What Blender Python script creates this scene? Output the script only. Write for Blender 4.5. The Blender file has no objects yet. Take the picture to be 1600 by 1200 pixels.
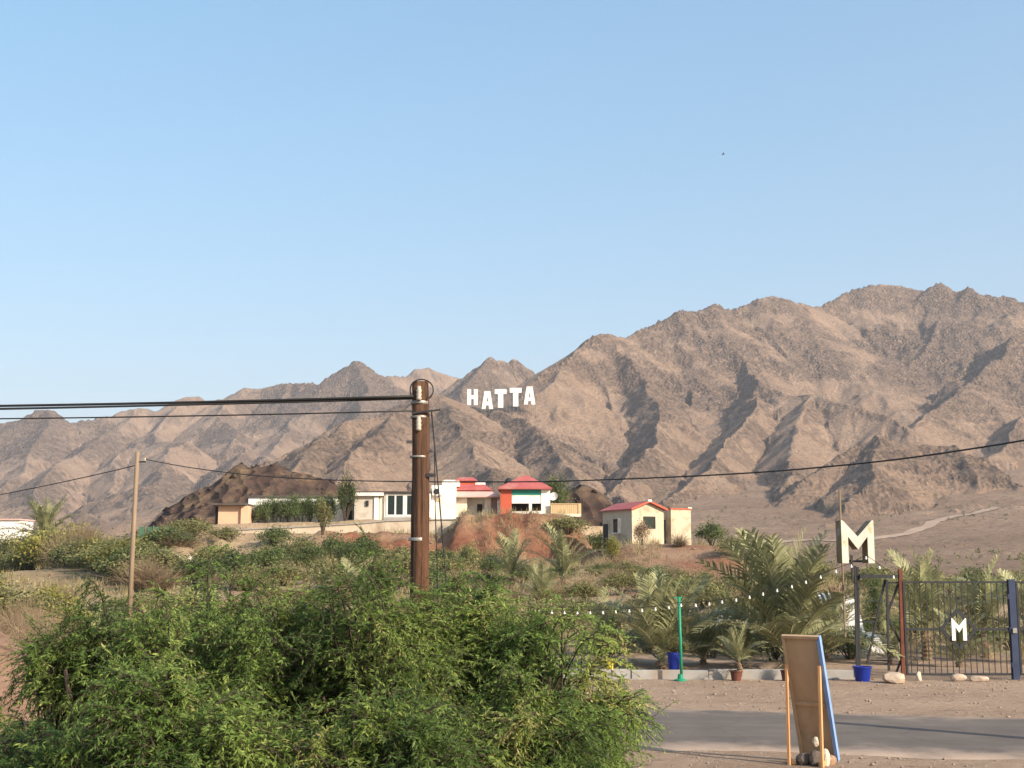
import bpy, math, random
import numpy as np
from mathutils import Vector, Matrix

R = math.radians
rng = np.random.default_rng(7)
random.seed(7)
scene = bpy.context.scene
col = scene.collection

# ------------------------------------------------------------------ camera, sky, sun, exposure
FPX = 2000.0                       # focal length in pixels of the 1600 px wide photograph
CAMH = 2.75
PITCH = math.atan(284 / FPX)
cam_d = bpy.data.cameras.new('camera')
cam_d.sensor_width = 36
cam_d.lens = 36 * FPX / 1600
cam_d.clip_start = 0.1
cam_d.clip_end = 20000
cam = bpy.data.objects.new('camera', cam_d)
cam.location = (0, 0, CAMH)
cam.rotation_euler = (math.pi / 2 + PITCH, 0, 0)
col.objects.link(cam)
scene.camera = cam

SUN_EL, SUN_AZ = R(27), R(129)     # azimuth clockwise from +Y
w = bpy.data.worlds.new('World')
scene.world = w
w.use_nodes = True
wn = w.node_tree
sky = wn.nodes.new('ShaderNodeTexSky')
sky.sky_type = 'NISHITA'
sky.sun_disc = False
sky.sun_elevation = SUN_EL
sky.sun_rotation = SUN_AZ
sky.air_density = 1.0
sky.dust_density = 4.0
sky.ozone_density = 2.8
gm = wn.nodes.new('ShaderNodeGamma')
gm.inputs[1].default_value = 0.53
hsv = wn.nodes.new('ShaderNodeHueSaturation')
hsv.inputs['Saturation'].default_value = 1.34
wn.links.new(sky.outputs[0], hsv.inputs['Color'])
wn.links.new(hsv.outputs[0], gm.inputs[0])
wn.links.new(gm.outputs[0], wn.nodes['Background'].inputs[0])
wn.nodes['Background'].inputs[1].default_value = 0.15
sl = bpy.data.lights.new('sun', 'SUN')
sl.energy = 2.4
sl.angle = R(0.6)
sl.color = (1.0, 0.86, 0.68)
so = bpy.data.objects.new('sun', sl)
sd = Vector((math.sin(SUN_AZ) * math.cos(SUN_EL), math.cos(SUN_AZ) * math.cos(SUN_EL), math.sin(SUN_EL)))
so.rotation_euler = sd.to_track_quat('Z', 'Y').to_euler()
so.location = (60, -30, 60)
col.objects.link(so)
scene.view_settings.view_transform = 'Standard'
scene.view_settings.look = 'None'
scene.view_settings.exposure = 1.66
scene.view_settings.gamma = 1

# ------------------------------------------------------------------ helpers
cp, sp = math.cos(PITCH), math.sin(PITCH)


def P(px, py, Y):
    """photo pixel + ground distance -> world point"""
    xi, yi = (px - 800) / FPX, (600 - py) / FPX
    t = Y / (cp - yi * sp)
    return Vector((xi * t, Y, CAMH + (sp + yi * cp) * t))


def PX(px, Y, py=860):
    return P(px, py, Y).x


def PZ(py, Y):
    return P(800, py, Y).z


def hash2(ix, iy, seed=0):
    n = (ix.astype(np.int64) * 374761393 + iy.astype(np.int64) * 668265263 + seed * 1274126177) & 0xFFFFFFFF
    n = ((n ^ (n >> 13)) * 1274126177) & 0xFFFFFFFF
    n = ((n ^ (n >> 16)) * 2246822519) & 0xFFFFFFFF
    return ((n ^ (n >> 15)) & 0xFFFFFF) / float(0x1000000)


def vnoise(x, y, seed=0):
    x = np.asarray(x, float); y = np.asarray(y, float)
    ix, iy = np.floor(x), np.floor(y)
    fx, fy = x - ix, y - iy
    ux, uy = fx ** 3 * (fx * (fx * 6 - 15) + 10), fy ** 3 * (fy * (fy * 6 - 15) + 10)
    a, b = hash2(ix, iy, seed), hash2(ix + 1, iy, seed)
    c, d = hash2(ix, iy + 1, seed), hash2(ix + 1, iy + 1, seed)
    return (a + (b - a) * ux + (c - a) * uy + (a - b - c + d) * ux * uy) * 2 - 1


def fbm(x, y, octv=5, seed=0, gain=0.5, ridged=False):
    s, amp, tot = 0, 1.0, 0
    for o in range(octv):
        n = vnoise(x, y, seed + o * 17)
        if ridged:
            n = 1 - 2 * np.abs(n)
        s = s + n * amp
        tot += amp
        amp *= gain
        x, y = x * 1.62 + y * 1.21 + 3.7, -x * 1.21 + y * 1.62 - 1.3
    return s / tot


def sstep(a, b, x):
    t = np.clip((np.asarray(x, float) - a) / (b - a), 0, 1)
    return t * t * (3 - 2 * t)


def mesh_np(name, verts, faces, attrs=None, smooth=False):
    me = bpy.data.meshes.new(name)
    verts = np.asarray(verts, np.float32)
    faces = np.asarray(faces, np.int32)
    k = faces.shape[1]
    me.vertices.add(len(verts))
    me.vertices.foreach_set('co', verts.ravel())
    me.loops.add(faces.size)
    me.loops.foreach_set('vertex_index', faces.ravel())
    me.polygons.add(len(faces))
    me.polygons.foreach_set('loop_start', np.arange(0, faces.size, k, dtype=np.int32))
    if smooth:
        me.polygons.foreach_set('use_smooth', np.ones(len(faces), bool))
    for an, av in (attrs or {}).items():
        at = me.attributes.new(an, 'FLOAT', 'POINT')
        at.data.foreach_set('value', np.asarray(av, np.float32).ravel())
    me.update(calc_edges=True)
    me.validate()
    return me


def link(name, me, mat=None, parent=None, loc=(0, 0, 0)):
    o = bpy.data.objects.new(name, me)
    if mat is not None and me is not None and not me.materials:
        me.materials.append(mat)
    o.location = loc
    col.objects.link(o)
    if parent is not None:
        o.parent = parent
    return o


def tag(o, label, cat, group=None):
    o['label'] = label
    o['category'] = cat
    if group:
        o['group'] = group
    return o


def thing(name, label, cat, loc=(0, 0, 0), rz=0.0, group=None):
    o = bpy.data.objects.new(name, None)
    o.empty_display_size = 0.2
    o.location = loc
    o.rotation_euler = (0, 0, rz)
    col.objects.link(o)
    return tag(o, label, cat, group)


def copy_tree(o, parent=None):
    c = o.copy()
    col.objects.link(c)
    c.parent = parent
    for ch in list(o.children):
        copy_tree(ch, c)
    return c


class MB:
    """collects simple solids; build() makes ONE mesh object"""

    def __init__(s):
        s.v, s.f = [], []

    def add(s, vs, fs):
        b = len(s.v)
        s.v += [tuple(v) for v in vs]
        s.f += [tuple(i + b for i in f) for f in fs]
        return s

    def box(s, x0, x1, y0, y1, z0, z1):
        vs = [(x0, y0, z0), (x1, y0, z0), (x1, y1, z0), (x0, y1, z0), (x0, y0, z1), (x1, y0, z1), (x1, y1, z1), (x0, y1, z1)]
        return s.add(vs, [(0, 3, 2, 1), (4, 5, 6, 7), (0, 1, 5, 4), (1, 2, 6, 5), (2, 3, 7, 6), (3, 0, 4, 7)])

    def bar(s, a, b, w, d=None, up=(0, 0, 1)):
        a, b = Vector(a), Vector(b)
        d = w if d is None else d
        ax = (b - a).normalized()
        u = Vector(up)
        if abs(ax.dot(u)) > 0.97:
            u = Vector((0, 1, 0))
        r = ax.cross(u).normalized()
        q = r.cross(ax).normalized()
        vs = [p + r * (i * w / 2) + q * (j * d / 2) for p in (a, b) for i, j in ((-1, -1), (1, -1), (1, 1), (-1, 1))]
        return s.add(vs, [(3, 2, 1, 0), (4, 5, 6, 7), (0, 1, 5, 4), (1, 2, 6, 5), (2, 3, 7, 6), (3, 0, 4, 7)])

    def tube(s, pts, rad, n=8, caps=True):
        pts = [Vector(p) for p in pts]
        if not hasattr(rad, '__len__'):
            rad = [rad] * len(pts)
        base = len(s.v)
        prev = None
        for i, p in enumerate(pts):
            t = (pts[min(i + 1, len(pts) - 1)] - pts[max(i - 1, 0)]).normalized()
            if prev is None:
                u = Vector((0, 1, 0)) if abs(t.z) > 0.8 else Vector((0, 0, 1))
                prev = (u - t * u.dot(t)).normalized()
            else:
                prev = (prev - t * prev.dot(t)).normalized()
            q = t.cross(prev)
            for k in range(n):
                a = 2 * math.pi * k / n
                s.v.append(tuple(p + (prev * math.cos(a) + q * math.sin(a)) * rad[i]))
        for i in range(len(pts) - 1):
            for k in range(n):
                a, b = base + i * n + k, base + i * n + (k + 1) % n
                s.f.append((a, b, b + n, a + n))
        if caps:
            s.f.append(tuple(base + k for k in reversed(range(n))))
            s.f.append(tuple(base + (len(pts) - 1) * n + k for k in range(n)))
        return s

    def prism(s, poly, y0, y1):
        """polygon in x,z extruded along y"""
        n = len(poly)
        vs = [(x, y0, z) for x, z in poly] + [(x, y1, z) for x, z in poly]
        fs = [tuple(range(n)), tuple(reversed(range(n, 2 * n)))]
        fs += [(i, n + i, n + (i + 1) % n, (i + 1) % n) for i in range(n)]
        return s.add(vs, [tuple(reversed(f)) for f in fs])

    def lathe(s, prof, n=16, c=(0, 0, 0)):
        base = len(s.v)
        for r, z in prof:
            for k in range(n):
                a = 2 * math.pi * k / n
                s.v.append((c[0] + r * math.cos(a), c[1] + r * math.sin(a), c[2] + z))
        for i in range(len(prof) - 1):
            for k in range(n):
                a, b = base + i * n + k, base + i * n + (k + 1) % n
                s.f.append((a, b, b + n, a + n))
        return s

    def mesh(s, name, smooth=False, bevel=0):
        me = bpy.data.meshes.new(name)
        me.from_pydata(s.v, [], s.f)
        if bevel:
            import bmesh
            bm = bmesh.new()
            bm.from_mesh(me)
            bmesh.ops.bevel(bm, geom=bm.edges[:], offset=bevel, segments=1, affect='EDGES', clamp_overlap=True)
            bm.to_mesh(me)
            bm.free()
        if smooth:
            for p in me.polygons:
                p.use_smooth = True
        me.update()
        return me

    def build(s, name, mat, parent=None, loc=(0, 0, 0), smooth=False, bevel=0):
        return link(name, s.mesh(name, smooth, bevel), mat, parent, loc)


# ------------------------------------------------------------------ materials
def nmat(name):
    m = bpy.data.materials.new(name)
    m.use_nodes = True
    nt = m.node_tree
    return m, nt, nt.nodes['Principled BSDF']


def ramp(nt, fac, stops):
    r = nt.nodes.new('ShaderNodeValToRGB')
    el = r.color_ramp.elements
    while len(el) < len(stops):
        el.new(0.5)
    for e, (p, c) in zip(el, stops):
        e.position = p
        e.color = (*c, 1)
    nt.links.new(fac, r.inputs[0])
    return r.outputs[0]


def noise(nt, vec, scale, detail=6, rough=0.55, dist=0.0):
    n = nt.nodes.new('ShaderNodeTexNoise')
    n.inputs['Scale'].default_value = scale
    n.inputs['Detail'].default_value = detail
    n.inputs['Roughness'].default_value = rough
    n.inputs['Distortion'].default_value = dist
    nt.links.new(vec, n.inputs['Vector'])
    return n.outputs['Fac']


def mixc(nt, fac, a, b, mode='MIX'):
    m = nt.nodes.new('ShaderNodeMix')
    m.data_type = 'RGBA'
    m.blend_type = mode
    for sock, val in ((m.inputs[0], fac), (m.inputs[6], a), (m.inputs[7], b)):
        if isinstance(val, (int, float)):
            sock.default_value = val
        elif isinstance(val, tuple):
            sock.default_value = (*val, 1)
        else:
            nt.links.new(val, sock)
    return m.outputs[2]


def bump(nt, bsdf, h, strength, dist):
    b = nt.nodes.new('ShaderNodeBump')
    b.inputs['Strength'].default_value = strength
    b.inputs['Distance'].default_value = dist
    nt.links.new(h, b.inputs['Height'])
    nt.links.new(b.outputs[0], bsdf.inputs['Normal'])


def mat_worn(name, c1, c2, scale=3.0, rough=0.8, bmp=0.2, bdist=0.01, metal=0.0, stretch=None, dirt=None, dirtscale=1.2, dirtpos=(0.52, 0.66), world=False):
    m, nt, b = nmat(name)
    tc = nt.nodes.new('ShaderNodeTexCoord')
    vec = tc.outputs['Object']
    if world:
        vec = nt.nodes.new('ShaderNodeNewGeometry').outputs['Position']
    if stretch:
        mp = nt.nodes.new('ShaderNodeMapping')
        mp.inputs['Scale'].default_value = stretch
        nt.links.new(vec, mp.inputs[0])
        vec = mp.outputs[0]
    f = noise(nt, vec, scale, 8, 0.6)
    c = ramp(nt, f, [(0.32, c1), (0.68, c2)])
    if dirt:
        f2 = noise(nt, vec, dirtscale, 6, 0.65, 0.3)
        c = mixc(nt, ramp(nt, f2, [(dirtpos[0], (0, 0, 0)), (dirtpos[1], (1, 1, 1))]), c, dirt)
    nt.links.new(c, b.inputs['Base Color'])
    b.inputs['Roughness'].default_value = rough
    b.inputs['Metallic'].default_value = metal
    b.inputs['Specular IOR Level'].default_value = 0.3
    if bmp:
        bump(nt, b, noise(nt, vec, scale * 6, 6, 0.6), bmp, bdist)
    return m


def mat_leaf(name, stops, trans=0.3, rough=0.55):
    m, nt, b = nmat(name)
    at = nt.nodes.new('ShaderNodeAttribute')
    at.attribute_name = 'tint'
    c = ramp(nt, at.outputs['Fac'], stops)
    oi = nt.nodes.new('ShaderNodeObjectInfo')
    hs = nt.nodes.new('ShaderNodeHueSaturation')
    mr = nt.nodes.new('ShaderNodeMapRange')
    mr.inputs[3].default_value = 0.82
    mr.inputs[4].default_value = 1.15
    nt.links.new(oi.outputs['Random'], mr.inputs[0])
    nt.links.new(mr.outputs[0], hs.inputs['Value'])
    nt.links.new(c, hs.inputs['Color'])
    c = hs.outputs[0]
    nt.links.new(c, b.inputs['Base Color'])
    b.inputs['Roughness'].default_value = rough
    b.inputs['Specular IOR Level'].default_value = 0.25
    t = nt.nodes.new('ShaderNodeBsdfTranslucent')
    nt.links.new(c, t.inputs[0])
    mx = nt.nodes.new('ShaderNodeMixShader')
    mx.inputs[0].default_value = trans
    nt.links.new(b.outputs[0], mx.inputs[1])
    nt.links.new(t.outputs[0], mx.inputs[2])
    nt.links.new(mx.outputs[0], nt.nodes['Material Output'].inputs[0])
    return m


M = {}
M['cream'] = mat_worn('cream_plaster', (0.60, 0.53, 0.42), (0.72, 0.65, 0.53), 0.8, 0.9, 0.15, 0.02, dirt=(0.42, 0.35, 0.27), dirtscale=0.5)
M['wallcream'] = mat_worn('stained_cream_render', (0.46, 0.38, 0.285), (0.57, 0.49, 0.38), 0.7, 0.9, 0.25, 0.02, dirt=(0.33, 0.25, 0.18), dirtscale=0.45)
M['gablecream'] = mat_worn('weathered_beige_render', (0.47, 0.40, 0.29), (0.58, 0.50, 0.37), 0.9, 0.9, 0.2, 0.02, dirt=(0.36, 0.29, 0.20), dirtscale=0.9)
M['white'] = mat_worn('white_paint', (0.74, 0.71, 0.66), (0.82, 0.80, 0.75), 1.2, 0.7, 0.08, 0.01, dirt=(0.56, 0.49, 0.40), dirtscale=0.8, dirtpos=(0.5, 0.74))
M['grey_and_shade_plaster'] = mat_worn('grey_beige_and_shade_plaster', (0.46, 0.41, 0.35), (0.56, 0.51, 0.44), 0.9, 0.9, 0.2, 0.02, dirt=(0.36, 0.31, 0.26), dirtscale=0.7)
M['orange'] = mat_worn('orange_plaster', (0.60, 0.38, 0.25), (0.68, 0.45, 0.30), 0.9, 0.9, 0.15, 0.02)
M['concrete'] = mat_worn('concrete', (0.27, 0.26, 0.245), (0.36, 0.345, 0.325), 2.5, 0.9, 0.3, 0.01, dirt=(0.3, 0.25, 0.2), dirtscale=1.0)
M['redpaint'] = mat_worn('red_paint', (0.43, 0.075, 0.04), (0.50, 0.11, 0.06), 1.0, 0.65, 0.1, 0.01)
M['redroof'] = mat_worn('red_sheet_roof', (0.33, 0.075, 0.075), (0.42, 0.12, 0.11), 1.0, 0.7, 0.1, 0.01, dirt=(0.40, 0.19, 0.16), dirtscale=0.6)
M['pinkroof'] = mat_worn('faded_pink_roof', (0.52, 0.33, 0.29), (0.60, 0.42, 0.37), 1.0, 0.7, 0.1, 0.01)
M['green'] = mat_worn('green_shutter', (0.02, 0.20, 0.16), (0.03, 0.26, 0.20), 1.0, 0.6, 0.05)
M['dark'] = mat_worn('painted_dark_interior', (0.015, 0.014, 0.012), (0.03, 0.027, 0.024), 1.0, 0.8, 0)  # near-black slabs paint in the shade inside doorways
M['roofdark'] = mat_worn('dark_felt_roof', (0.07, 0.055, 0.05), (0.11, 0.09, 0.08), 1.0, 0.9, 0.1)
M['timber'] = mat_worn('pale_timber', (0.46, 0.32, 0.17), (0.58, 0.43, 0.25), 2.0, 0.8, 0.2, 0.01, stretch=(6, 6, 0.6))
M['pole'] = mat_worn('weathered_pole_wood', (0.024, 0.014, 0.010), (0.20, 0.105, 0.062), 2.6, 0.9, 1.0, 0.05, stretch=(9, 9, 0.3), dirt=(0.24, 0.095, 0.045), dirtscale=0.8, dirtpos=(0.52, 0.72))
M['thinpole'] = mat_worn('grey_pole_wood', (0.19, 0.135, 0.09), (0.29, 0.215, 0.145), 2.2, 0.85, 0.4, 0.02, stretch=(7, 7, 0.35))
M['cable'] = mat_worn('black_cable', (0.015, 0.014, 0.014), (0.025, 0.024, 0.024), 3, 0.6, 0)
M['strap'] = mat_worn('galvanised_metal', (0.22, 0.20, 0.18), (0.34, 0.32, 0.29), 5, 0.5, 0.1, 0.003, metal=0.5)
M['insul'] = mat_worn('porcelain', (0.34, 0.29, 0.23), (0.46, 0.40, 0.33), 8, 0.35, 0)
M['irondark'] = mat_worn('dark_painted_iron', (0.018, 0.019, 0.022), (0.034, 0.035, 0.038), 4, 0.6, 0.15, 0.004, metal=0.0, dirt=(0.07, 0.042, 0.028), dirtscale=2.2, dirtpos=(0.6, 0.75))
M['ironblue'] = mat_worn('dark_blue_iron', (0.02, 0.032, 0.07), (0.035, 0.05, 0.10), 4, 0.5, 0.1, 0.004)
M['ironrust'] = mat_worn('rust_red_iron', (0.10, 0.03, 0.018), (0.17, 0.055, 0.03), 5, 0.75, 0.2, 0.004)
M['letterface'] = mat_worn('chipped_cream_letter', (0.46, 0.44, 0.37), (0.60, 0.575, 0.49), 2.0, 0.7, 0.2, 0.005, dirt=(0.47, 0.30, 0.08), dirtscale=2.2, dirtpos=(0.56, 0.64))
M['letterside'] = mat_worn('shaded_ochre_letter_side', (0.15, 0.10, 0.045), (0.25, 0.19, 0.10), 2.0, 0.7, 0.1, 0.005, dirt=(0.3, 0.32, 0.33), dirtscale=2.0)  # ochre sides, with the shade of the flank darkened into the colour
M['signwhite'] = mat_worn('hill_letter_white', (0.80, 0.77, 0.70), (0.86, 0.83, 0.76), 0.2, 0.6, 0)
M['scaffold'] = mat_worn('grey_scaffold', (0.10, 0.10, 0.10), (0.15, 0.145, 0.14), 0.3, 0.7, 0)
M['ply'] = mat_worn('brown_plywood', (0.40, 0.27, 0.16), (0.49, 0.335, 0.205), 3.0, 0.85, 0.1, 0.004, stretch=(1, 1, 0.5), dirt=(0.28, 0.185, 0.11), dirtscale=2.0, dirtpos=(0.55, 0.75))
M['bluetrim'] = mat_worn('blue_trim', (0.17, 0.29, 0.54), (0.23, 0.36, 0.62), 5, 0.5, 0.1, 0.002)
M['batten'] = mat_worn('orange_batten', (0.56, 0.27, 0.115), (0.66, 0.36, 0.17), 5, 0.8, 0.2, 0.004, stretch=(5, 5, 0.6))
M['potblue'] = mat_worn('blue_plastic', (0.007, 0.02, 0.19), (0.01, 0.028, 0.25), 5, 0.4, 0.05, 0.003)
M['potbrown'] = mat_worn('brown_plastic', (0.10, 0.035, 0.025), (0.14, 0.05, 0.035), 5, 0.6, 0.05, 0.003)
M['greenpost'] = mat_worn('green_post_paint', (0.01, 0.20, 0.11), (0.02, 0.27, 0.15), 5, 0.5, 0.1, 0.003)
M['yellow'] = mat_worn('yellow_plastic', (0.70, 0.52, 0.03), (0.78, 0.6, 0.05), 5, 0.5, 0.05)
M['bulb'] = mat_worn('white_bulb', (0.78, 0.77, 0.72), (0.84, 0.83, 0.78), 5, 0.25, 0)
M['soilpot'] = mat_worn('potting_soil', (0.06, 0.04, 0.03), (0.1, 0.07, 0.05), 12, 0.95, 0.4, 0.01)
M['bird'] = mat_worn('dark_feathers', (0.02, 0.02, 0.022), (0.035, 0.033, 0.035), 9, 0.8, 0)
M['tan_rock'] = mat_worn('tan_stone', (0.36, 0.27, 0.20), (0.52, 0.42, 0.33), 3.0, 0.95, 0.6, 0.03)
M['dark_rock'] = mat_worn('dark_stone', (0.09, 0.075, 0.065), (0.16, 0.13, 0.11), 4.0, 0.95, 0.6, 0.02)
M['pale_rock'] = mat_worn('pale_stone', (0.52, 0.44, 0.34), (0.62, 0.55, 0.44), 4.0, 0.95, 0.4, 0.02)
M['brown_rock'] = mat_worn('brown_stone', (0.28, 0.17, 0.11), (0.42, 0.27, 0.18), 4.0, 0.95, 0.5, 0.02)
M['gravel'] = mat_worn('grey_tan_gravel', (0.19, 0.145, 0.11), (0.38, 0.30, 0.235), 1.2, 0.95, 0.4, 0.02)
M['rubble'] = mat_worn('brown_rubble', (0.16, 0.105, 0.075), (0.27, 0.18, 0.125), 1.0, 0.95, 0.4, 0.02)
M['bark'] = mat_worn('grey_brown_bark', (0.04, 0.03, 0.022), (0.085, 0.062, 0.045), 8, 0.9, 0.5, 0.01)
M['palmbark'] = mat_worn('palm_bark', (0.13, 0.09, 0.055), (0.24, 0.17, 0.11), 8, 0.95, 0.8, 0.03)
M['plasticsheet'] = mat_worn('white_plastic_sheet', (0.68, 0.67, 0.64), (0.78, 0.77, 0.74), 2, 0.5, 0.3, 0.05)
m, nt, b = nmat('dark_glass')
b.inputs['Base Color'].default_value = (0.012, 0.022, 0.020, 1)
b.inputs['Roughness'].default_value = 0.12
M['glass'] = m

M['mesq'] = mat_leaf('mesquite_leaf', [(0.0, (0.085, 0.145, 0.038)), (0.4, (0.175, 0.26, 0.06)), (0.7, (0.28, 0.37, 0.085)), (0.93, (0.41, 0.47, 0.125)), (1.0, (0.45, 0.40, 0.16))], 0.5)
M['palm'] = mat_leaf('palm_leaf', [(0.0, (0.17, 0.185, 0.095)), (0.5, (0.31, 0.31, 0.155)), (1.0, (0.52, 0.48, 0.28))], 0.3)
M['dryfrond'] = mat_leaf('dry_palm_leaf', [(0.0, (0.22, 0.16, 0.09)), (1.0, (0.38, 0.29, 0.17))], 0.15)
M['olive'] = mat_leaf('olive_leaf', [(0.0, (0.12, 0.125, 0.05)), (0.5, (0.215, 0.21, 0.085)), (1.0, (0.33, 0.30, 0.13))], 0.3)
M['darkleaf'] = mat_leaf('dark_green_leaf', [(0.0, (0.06, 0.085, 0.032)), (0.5, (0.105, 0.14, 0.05)), (1.0, (0.19, 0.22, 0.075))], 0.3)
M['yellowleaf'] = mat_leaf('yellow_green_leaf', [(0.0, (0.17, 0.17, 0.04)), (1.0, (0.34, 0.31, 0.08))], 0.3)
M['drytwig'] = mat_leaf('dry_twig', [(0.0, (0.19, 0.13, 0.085)), (0.5, (0.27, 0.195, 0.12)), (1.0, (0.36, 0.28, 0.18))], 0.1)
M['drygrass'] = mat_leaf('dry_grass_blade', [(0.0, (0.24, 0.19, 0.10)), (0.6, (0.36, 0.29, 0.16)), (1.0, (0.30, 0.30, 0.13))], 0.2)


def mat_mountain():
    m, nt, b = nmat('mountain_rock')
    pos = nt.nodes.new('ShaderNodeNewGeometry').outputs['Position']
    at = nt.nodes.new('ShaderNodeAttribute'); at.attribute_name = 'rock'
    f1 = noise(nt, pos, 0.022, 9, 0.62)
    f2 = noise(nt, pos, 0.11, 10, 0.75)
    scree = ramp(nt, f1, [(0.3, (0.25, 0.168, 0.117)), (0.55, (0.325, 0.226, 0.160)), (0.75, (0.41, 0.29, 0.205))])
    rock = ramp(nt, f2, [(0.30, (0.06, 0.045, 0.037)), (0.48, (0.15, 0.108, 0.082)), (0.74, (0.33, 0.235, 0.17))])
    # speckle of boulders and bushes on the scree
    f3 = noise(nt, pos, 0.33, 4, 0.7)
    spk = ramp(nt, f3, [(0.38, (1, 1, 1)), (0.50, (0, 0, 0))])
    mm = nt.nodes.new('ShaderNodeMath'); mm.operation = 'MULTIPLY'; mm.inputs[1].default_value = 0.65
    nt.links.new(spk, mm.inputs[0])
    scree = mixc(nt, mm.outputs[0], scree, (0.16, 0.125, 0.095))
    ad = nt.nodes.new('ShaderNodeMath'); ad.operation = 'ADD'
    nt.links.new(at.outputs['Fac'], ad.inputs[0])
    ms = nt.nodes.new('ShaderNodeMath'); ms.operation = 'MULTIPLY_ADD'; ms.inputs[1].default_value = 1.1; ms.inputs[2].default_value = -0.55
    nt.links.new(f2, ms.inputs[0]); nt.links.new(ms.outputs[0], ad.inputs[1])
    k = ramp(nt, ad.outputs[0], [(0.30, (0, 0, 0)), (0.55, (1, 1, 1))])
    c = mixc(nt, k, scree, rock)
    nt.links.new(c, b.inputs['Base Color'])
    b.inputs['Roughness'].default_value = 1.0
    b.inputs['Specular IOR Level'].default_value = 0.05
    h = nt.nodes.new('ShaderNodeMath'); h.operation = 'ADD'
    n1 = noise(nt, pos, 0.16, 10, 0.72)
    v = nt.nodes.new('ShaderNodeTexVoronoi'); v.inputs['Scale'].default_value = 0.28
    nt.links.new(pos, v.inputs['Vector'])
    vm = nt.nodes.new('ShaderNodeMath'); vm.operation = 'MULTIPLY'
    nt.links.new(v.outputs['Distance'], vm.inputs[0]); nt.links.new(at.outputs['Fac'], vm.inputs[1])
    nt.links.new(n1, h.inputs[0]); nt.links.new(vm.outputs[0], h.inputs[1])
    bump(nt, b, h.outputs[0], 1.0, 4.4)
    return m


def mat_ground():
    m, nt, b = nmat('dry_earth')
    pos = nt.nodes.new('ShaderNodeNewGeometry').outputs['Position']
    red = nt.nodes.new('ShaderNodeAttribute'); red.attribute_name = 'red'
    grs = nt.nodes.new('ShaderNodeAttribute'); grs.attribute_name = 'straw'
    f1 = noise(nt, pos, 0.35, 8, 0.65)
    f2 = noise(nt, pos, 6.0, 6, 0.7)
    f3 = noise(nt, pos, 1.7, 8, 0.7)
    dirt = ramp(nt, f1, [(0.3, (0.335, 0.235, 0.17)), (0.7, (0.50, 0.37, 0.275))])
    dirt = mixc(nt, ramp(nt, f2, [(0.5, (0, 0, 0)), (0.75, (0.6, 0.6, 0.6))]), dirt, (0.50, 0.41, 0.33))
    dirt = mixc(nt, ramp(nt, f3, [(0.33, (0.6, 0.6, 0.6)), (0.45, (0, 0, 0))]), dirt, (0.20, 0.15, 0.11))
    rd = ramp(nt, f3, [(0.3, (0.15, 0.062, 0.038)), (0.7, (0.30, 0.13, 0.08))])
    st = ramp(nt, f3, [(0.3, (0.23, 0.165, 0.095)), (0.7, (0.40, 0.305, 0.18))])
    c = mixc(nt, grs.outputs['Fac'], dirt, st)
    c = mixc(nt, red.outputs['Fac'], c, rd)
    nt.links.new(c, b.inputs['Base Color'])
    b.inputs['Roughness'].default_value = 1.0
    b.inputs['Specular IOR Level'].default_value = 0.05
    bump(nt, b, noise(nt, pos, 3.0, 10, 0.75), 1.0, 0.2)
    return m


def mat_road():
    m, nt, b = nmat('dusty_asphalt')
    pos = nt.nodes.new('ShaderNodeNewGeometry').outputs['Position']
    e = nt.nodes.new('ShaderNodeAttribute'); e.attribute_name = 'edge'
    f1 = noise(nt, pos, 0.8, 8, 0.65)
    f2 = noise(nt, pos, 25, 4, 0.7)
    c = ramp(nt, f1, [(0.3, (0.108, 0.092, 0.083)), (0.7, (0.158, 0.136, 0.12))])
    c = mixc(nt, ramp(nt, f2, [(0.5, (0, 0, 0)), (0.8, (0.35, 0.35, 0.35))]), c, (0.2, 0.18, 0.16))
    a = nt.nodes.new('ShaderNodeMath'); a.operation = 'ADD'
    s = nt.nodes.new('ShaderNodeMath'); s.operation = 'MULTIPLY_ADD'; s.inputs[1].default_value = 1.4; s.inputs[2].default_value = -0.7
    nt.links.new(f1, s.inputs[0]); nt.links.new(s.outputs[0], a.inputs[0]); nt.links.new(e.outputs['Fac'], a.inputs[1])
    k = ramp(nt, a.outputs[0], [(0.22, (0, 0, 0)), (0.85, (1, 1, 1))])
    mp = nt.nodes.new('ShaderNodeMapping'); mp.inputs['Scale'].default_value = (0.12, 2.2, 1); mp.inputs['Rotation'].default_value = (0, 0, R(13))
    nt.links.new(pos, mp.inputs[0])
    f5 = noise(nt, mp.outputs[0], 1.0, 6, 0.6)
    c = mixc(nt, ramp(nt, f5, [(0.54, (0, 0, 0)), (0.78, (0.4, 0.4, 0.4))]), c, (0.26, 0.21, 0.17))
    vc = nt.nodes.new('ShaderNodeTexVoronoi'); vc.feature = 'DISTANCE_TO_EDGE'; vc.inputs['Scale'].default_value = 0.45
    wv_ = nt.nodes.new('ShaderNodeTexNoise'); wv_.inputs['Scale'].default_value = 1.3; wv_.inputs['Detail'].default_value = 6
    nt.links.new(pos, wv_.inputs['Vector'])
    nt.links.new(mixc(nt, 0.35, pos, wv_.outputs['Color'], 'LINEAR_LIGHT'), vc.inputs['Vector'])
    c = mixc(nt, ramp(nt, vc.outputs['Distance'], [(0.0, (0.35, 0.35, 0.35)), (0.008, (0, 0, 0))]), c, (0.05, 0.043, 0.04))
    c = mixc(nt, k, c, (0.40, 0.305, 0.235))
    nt.links.new(c, b.inputs['Base Color'])
    b.inputs['Roughness'].default_value = 0.95
    b.inputs['Specular IOR Level'].default_value = 0.1
    bump(nt, b, f2, 0.4, 0.01)
    return m


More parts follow.
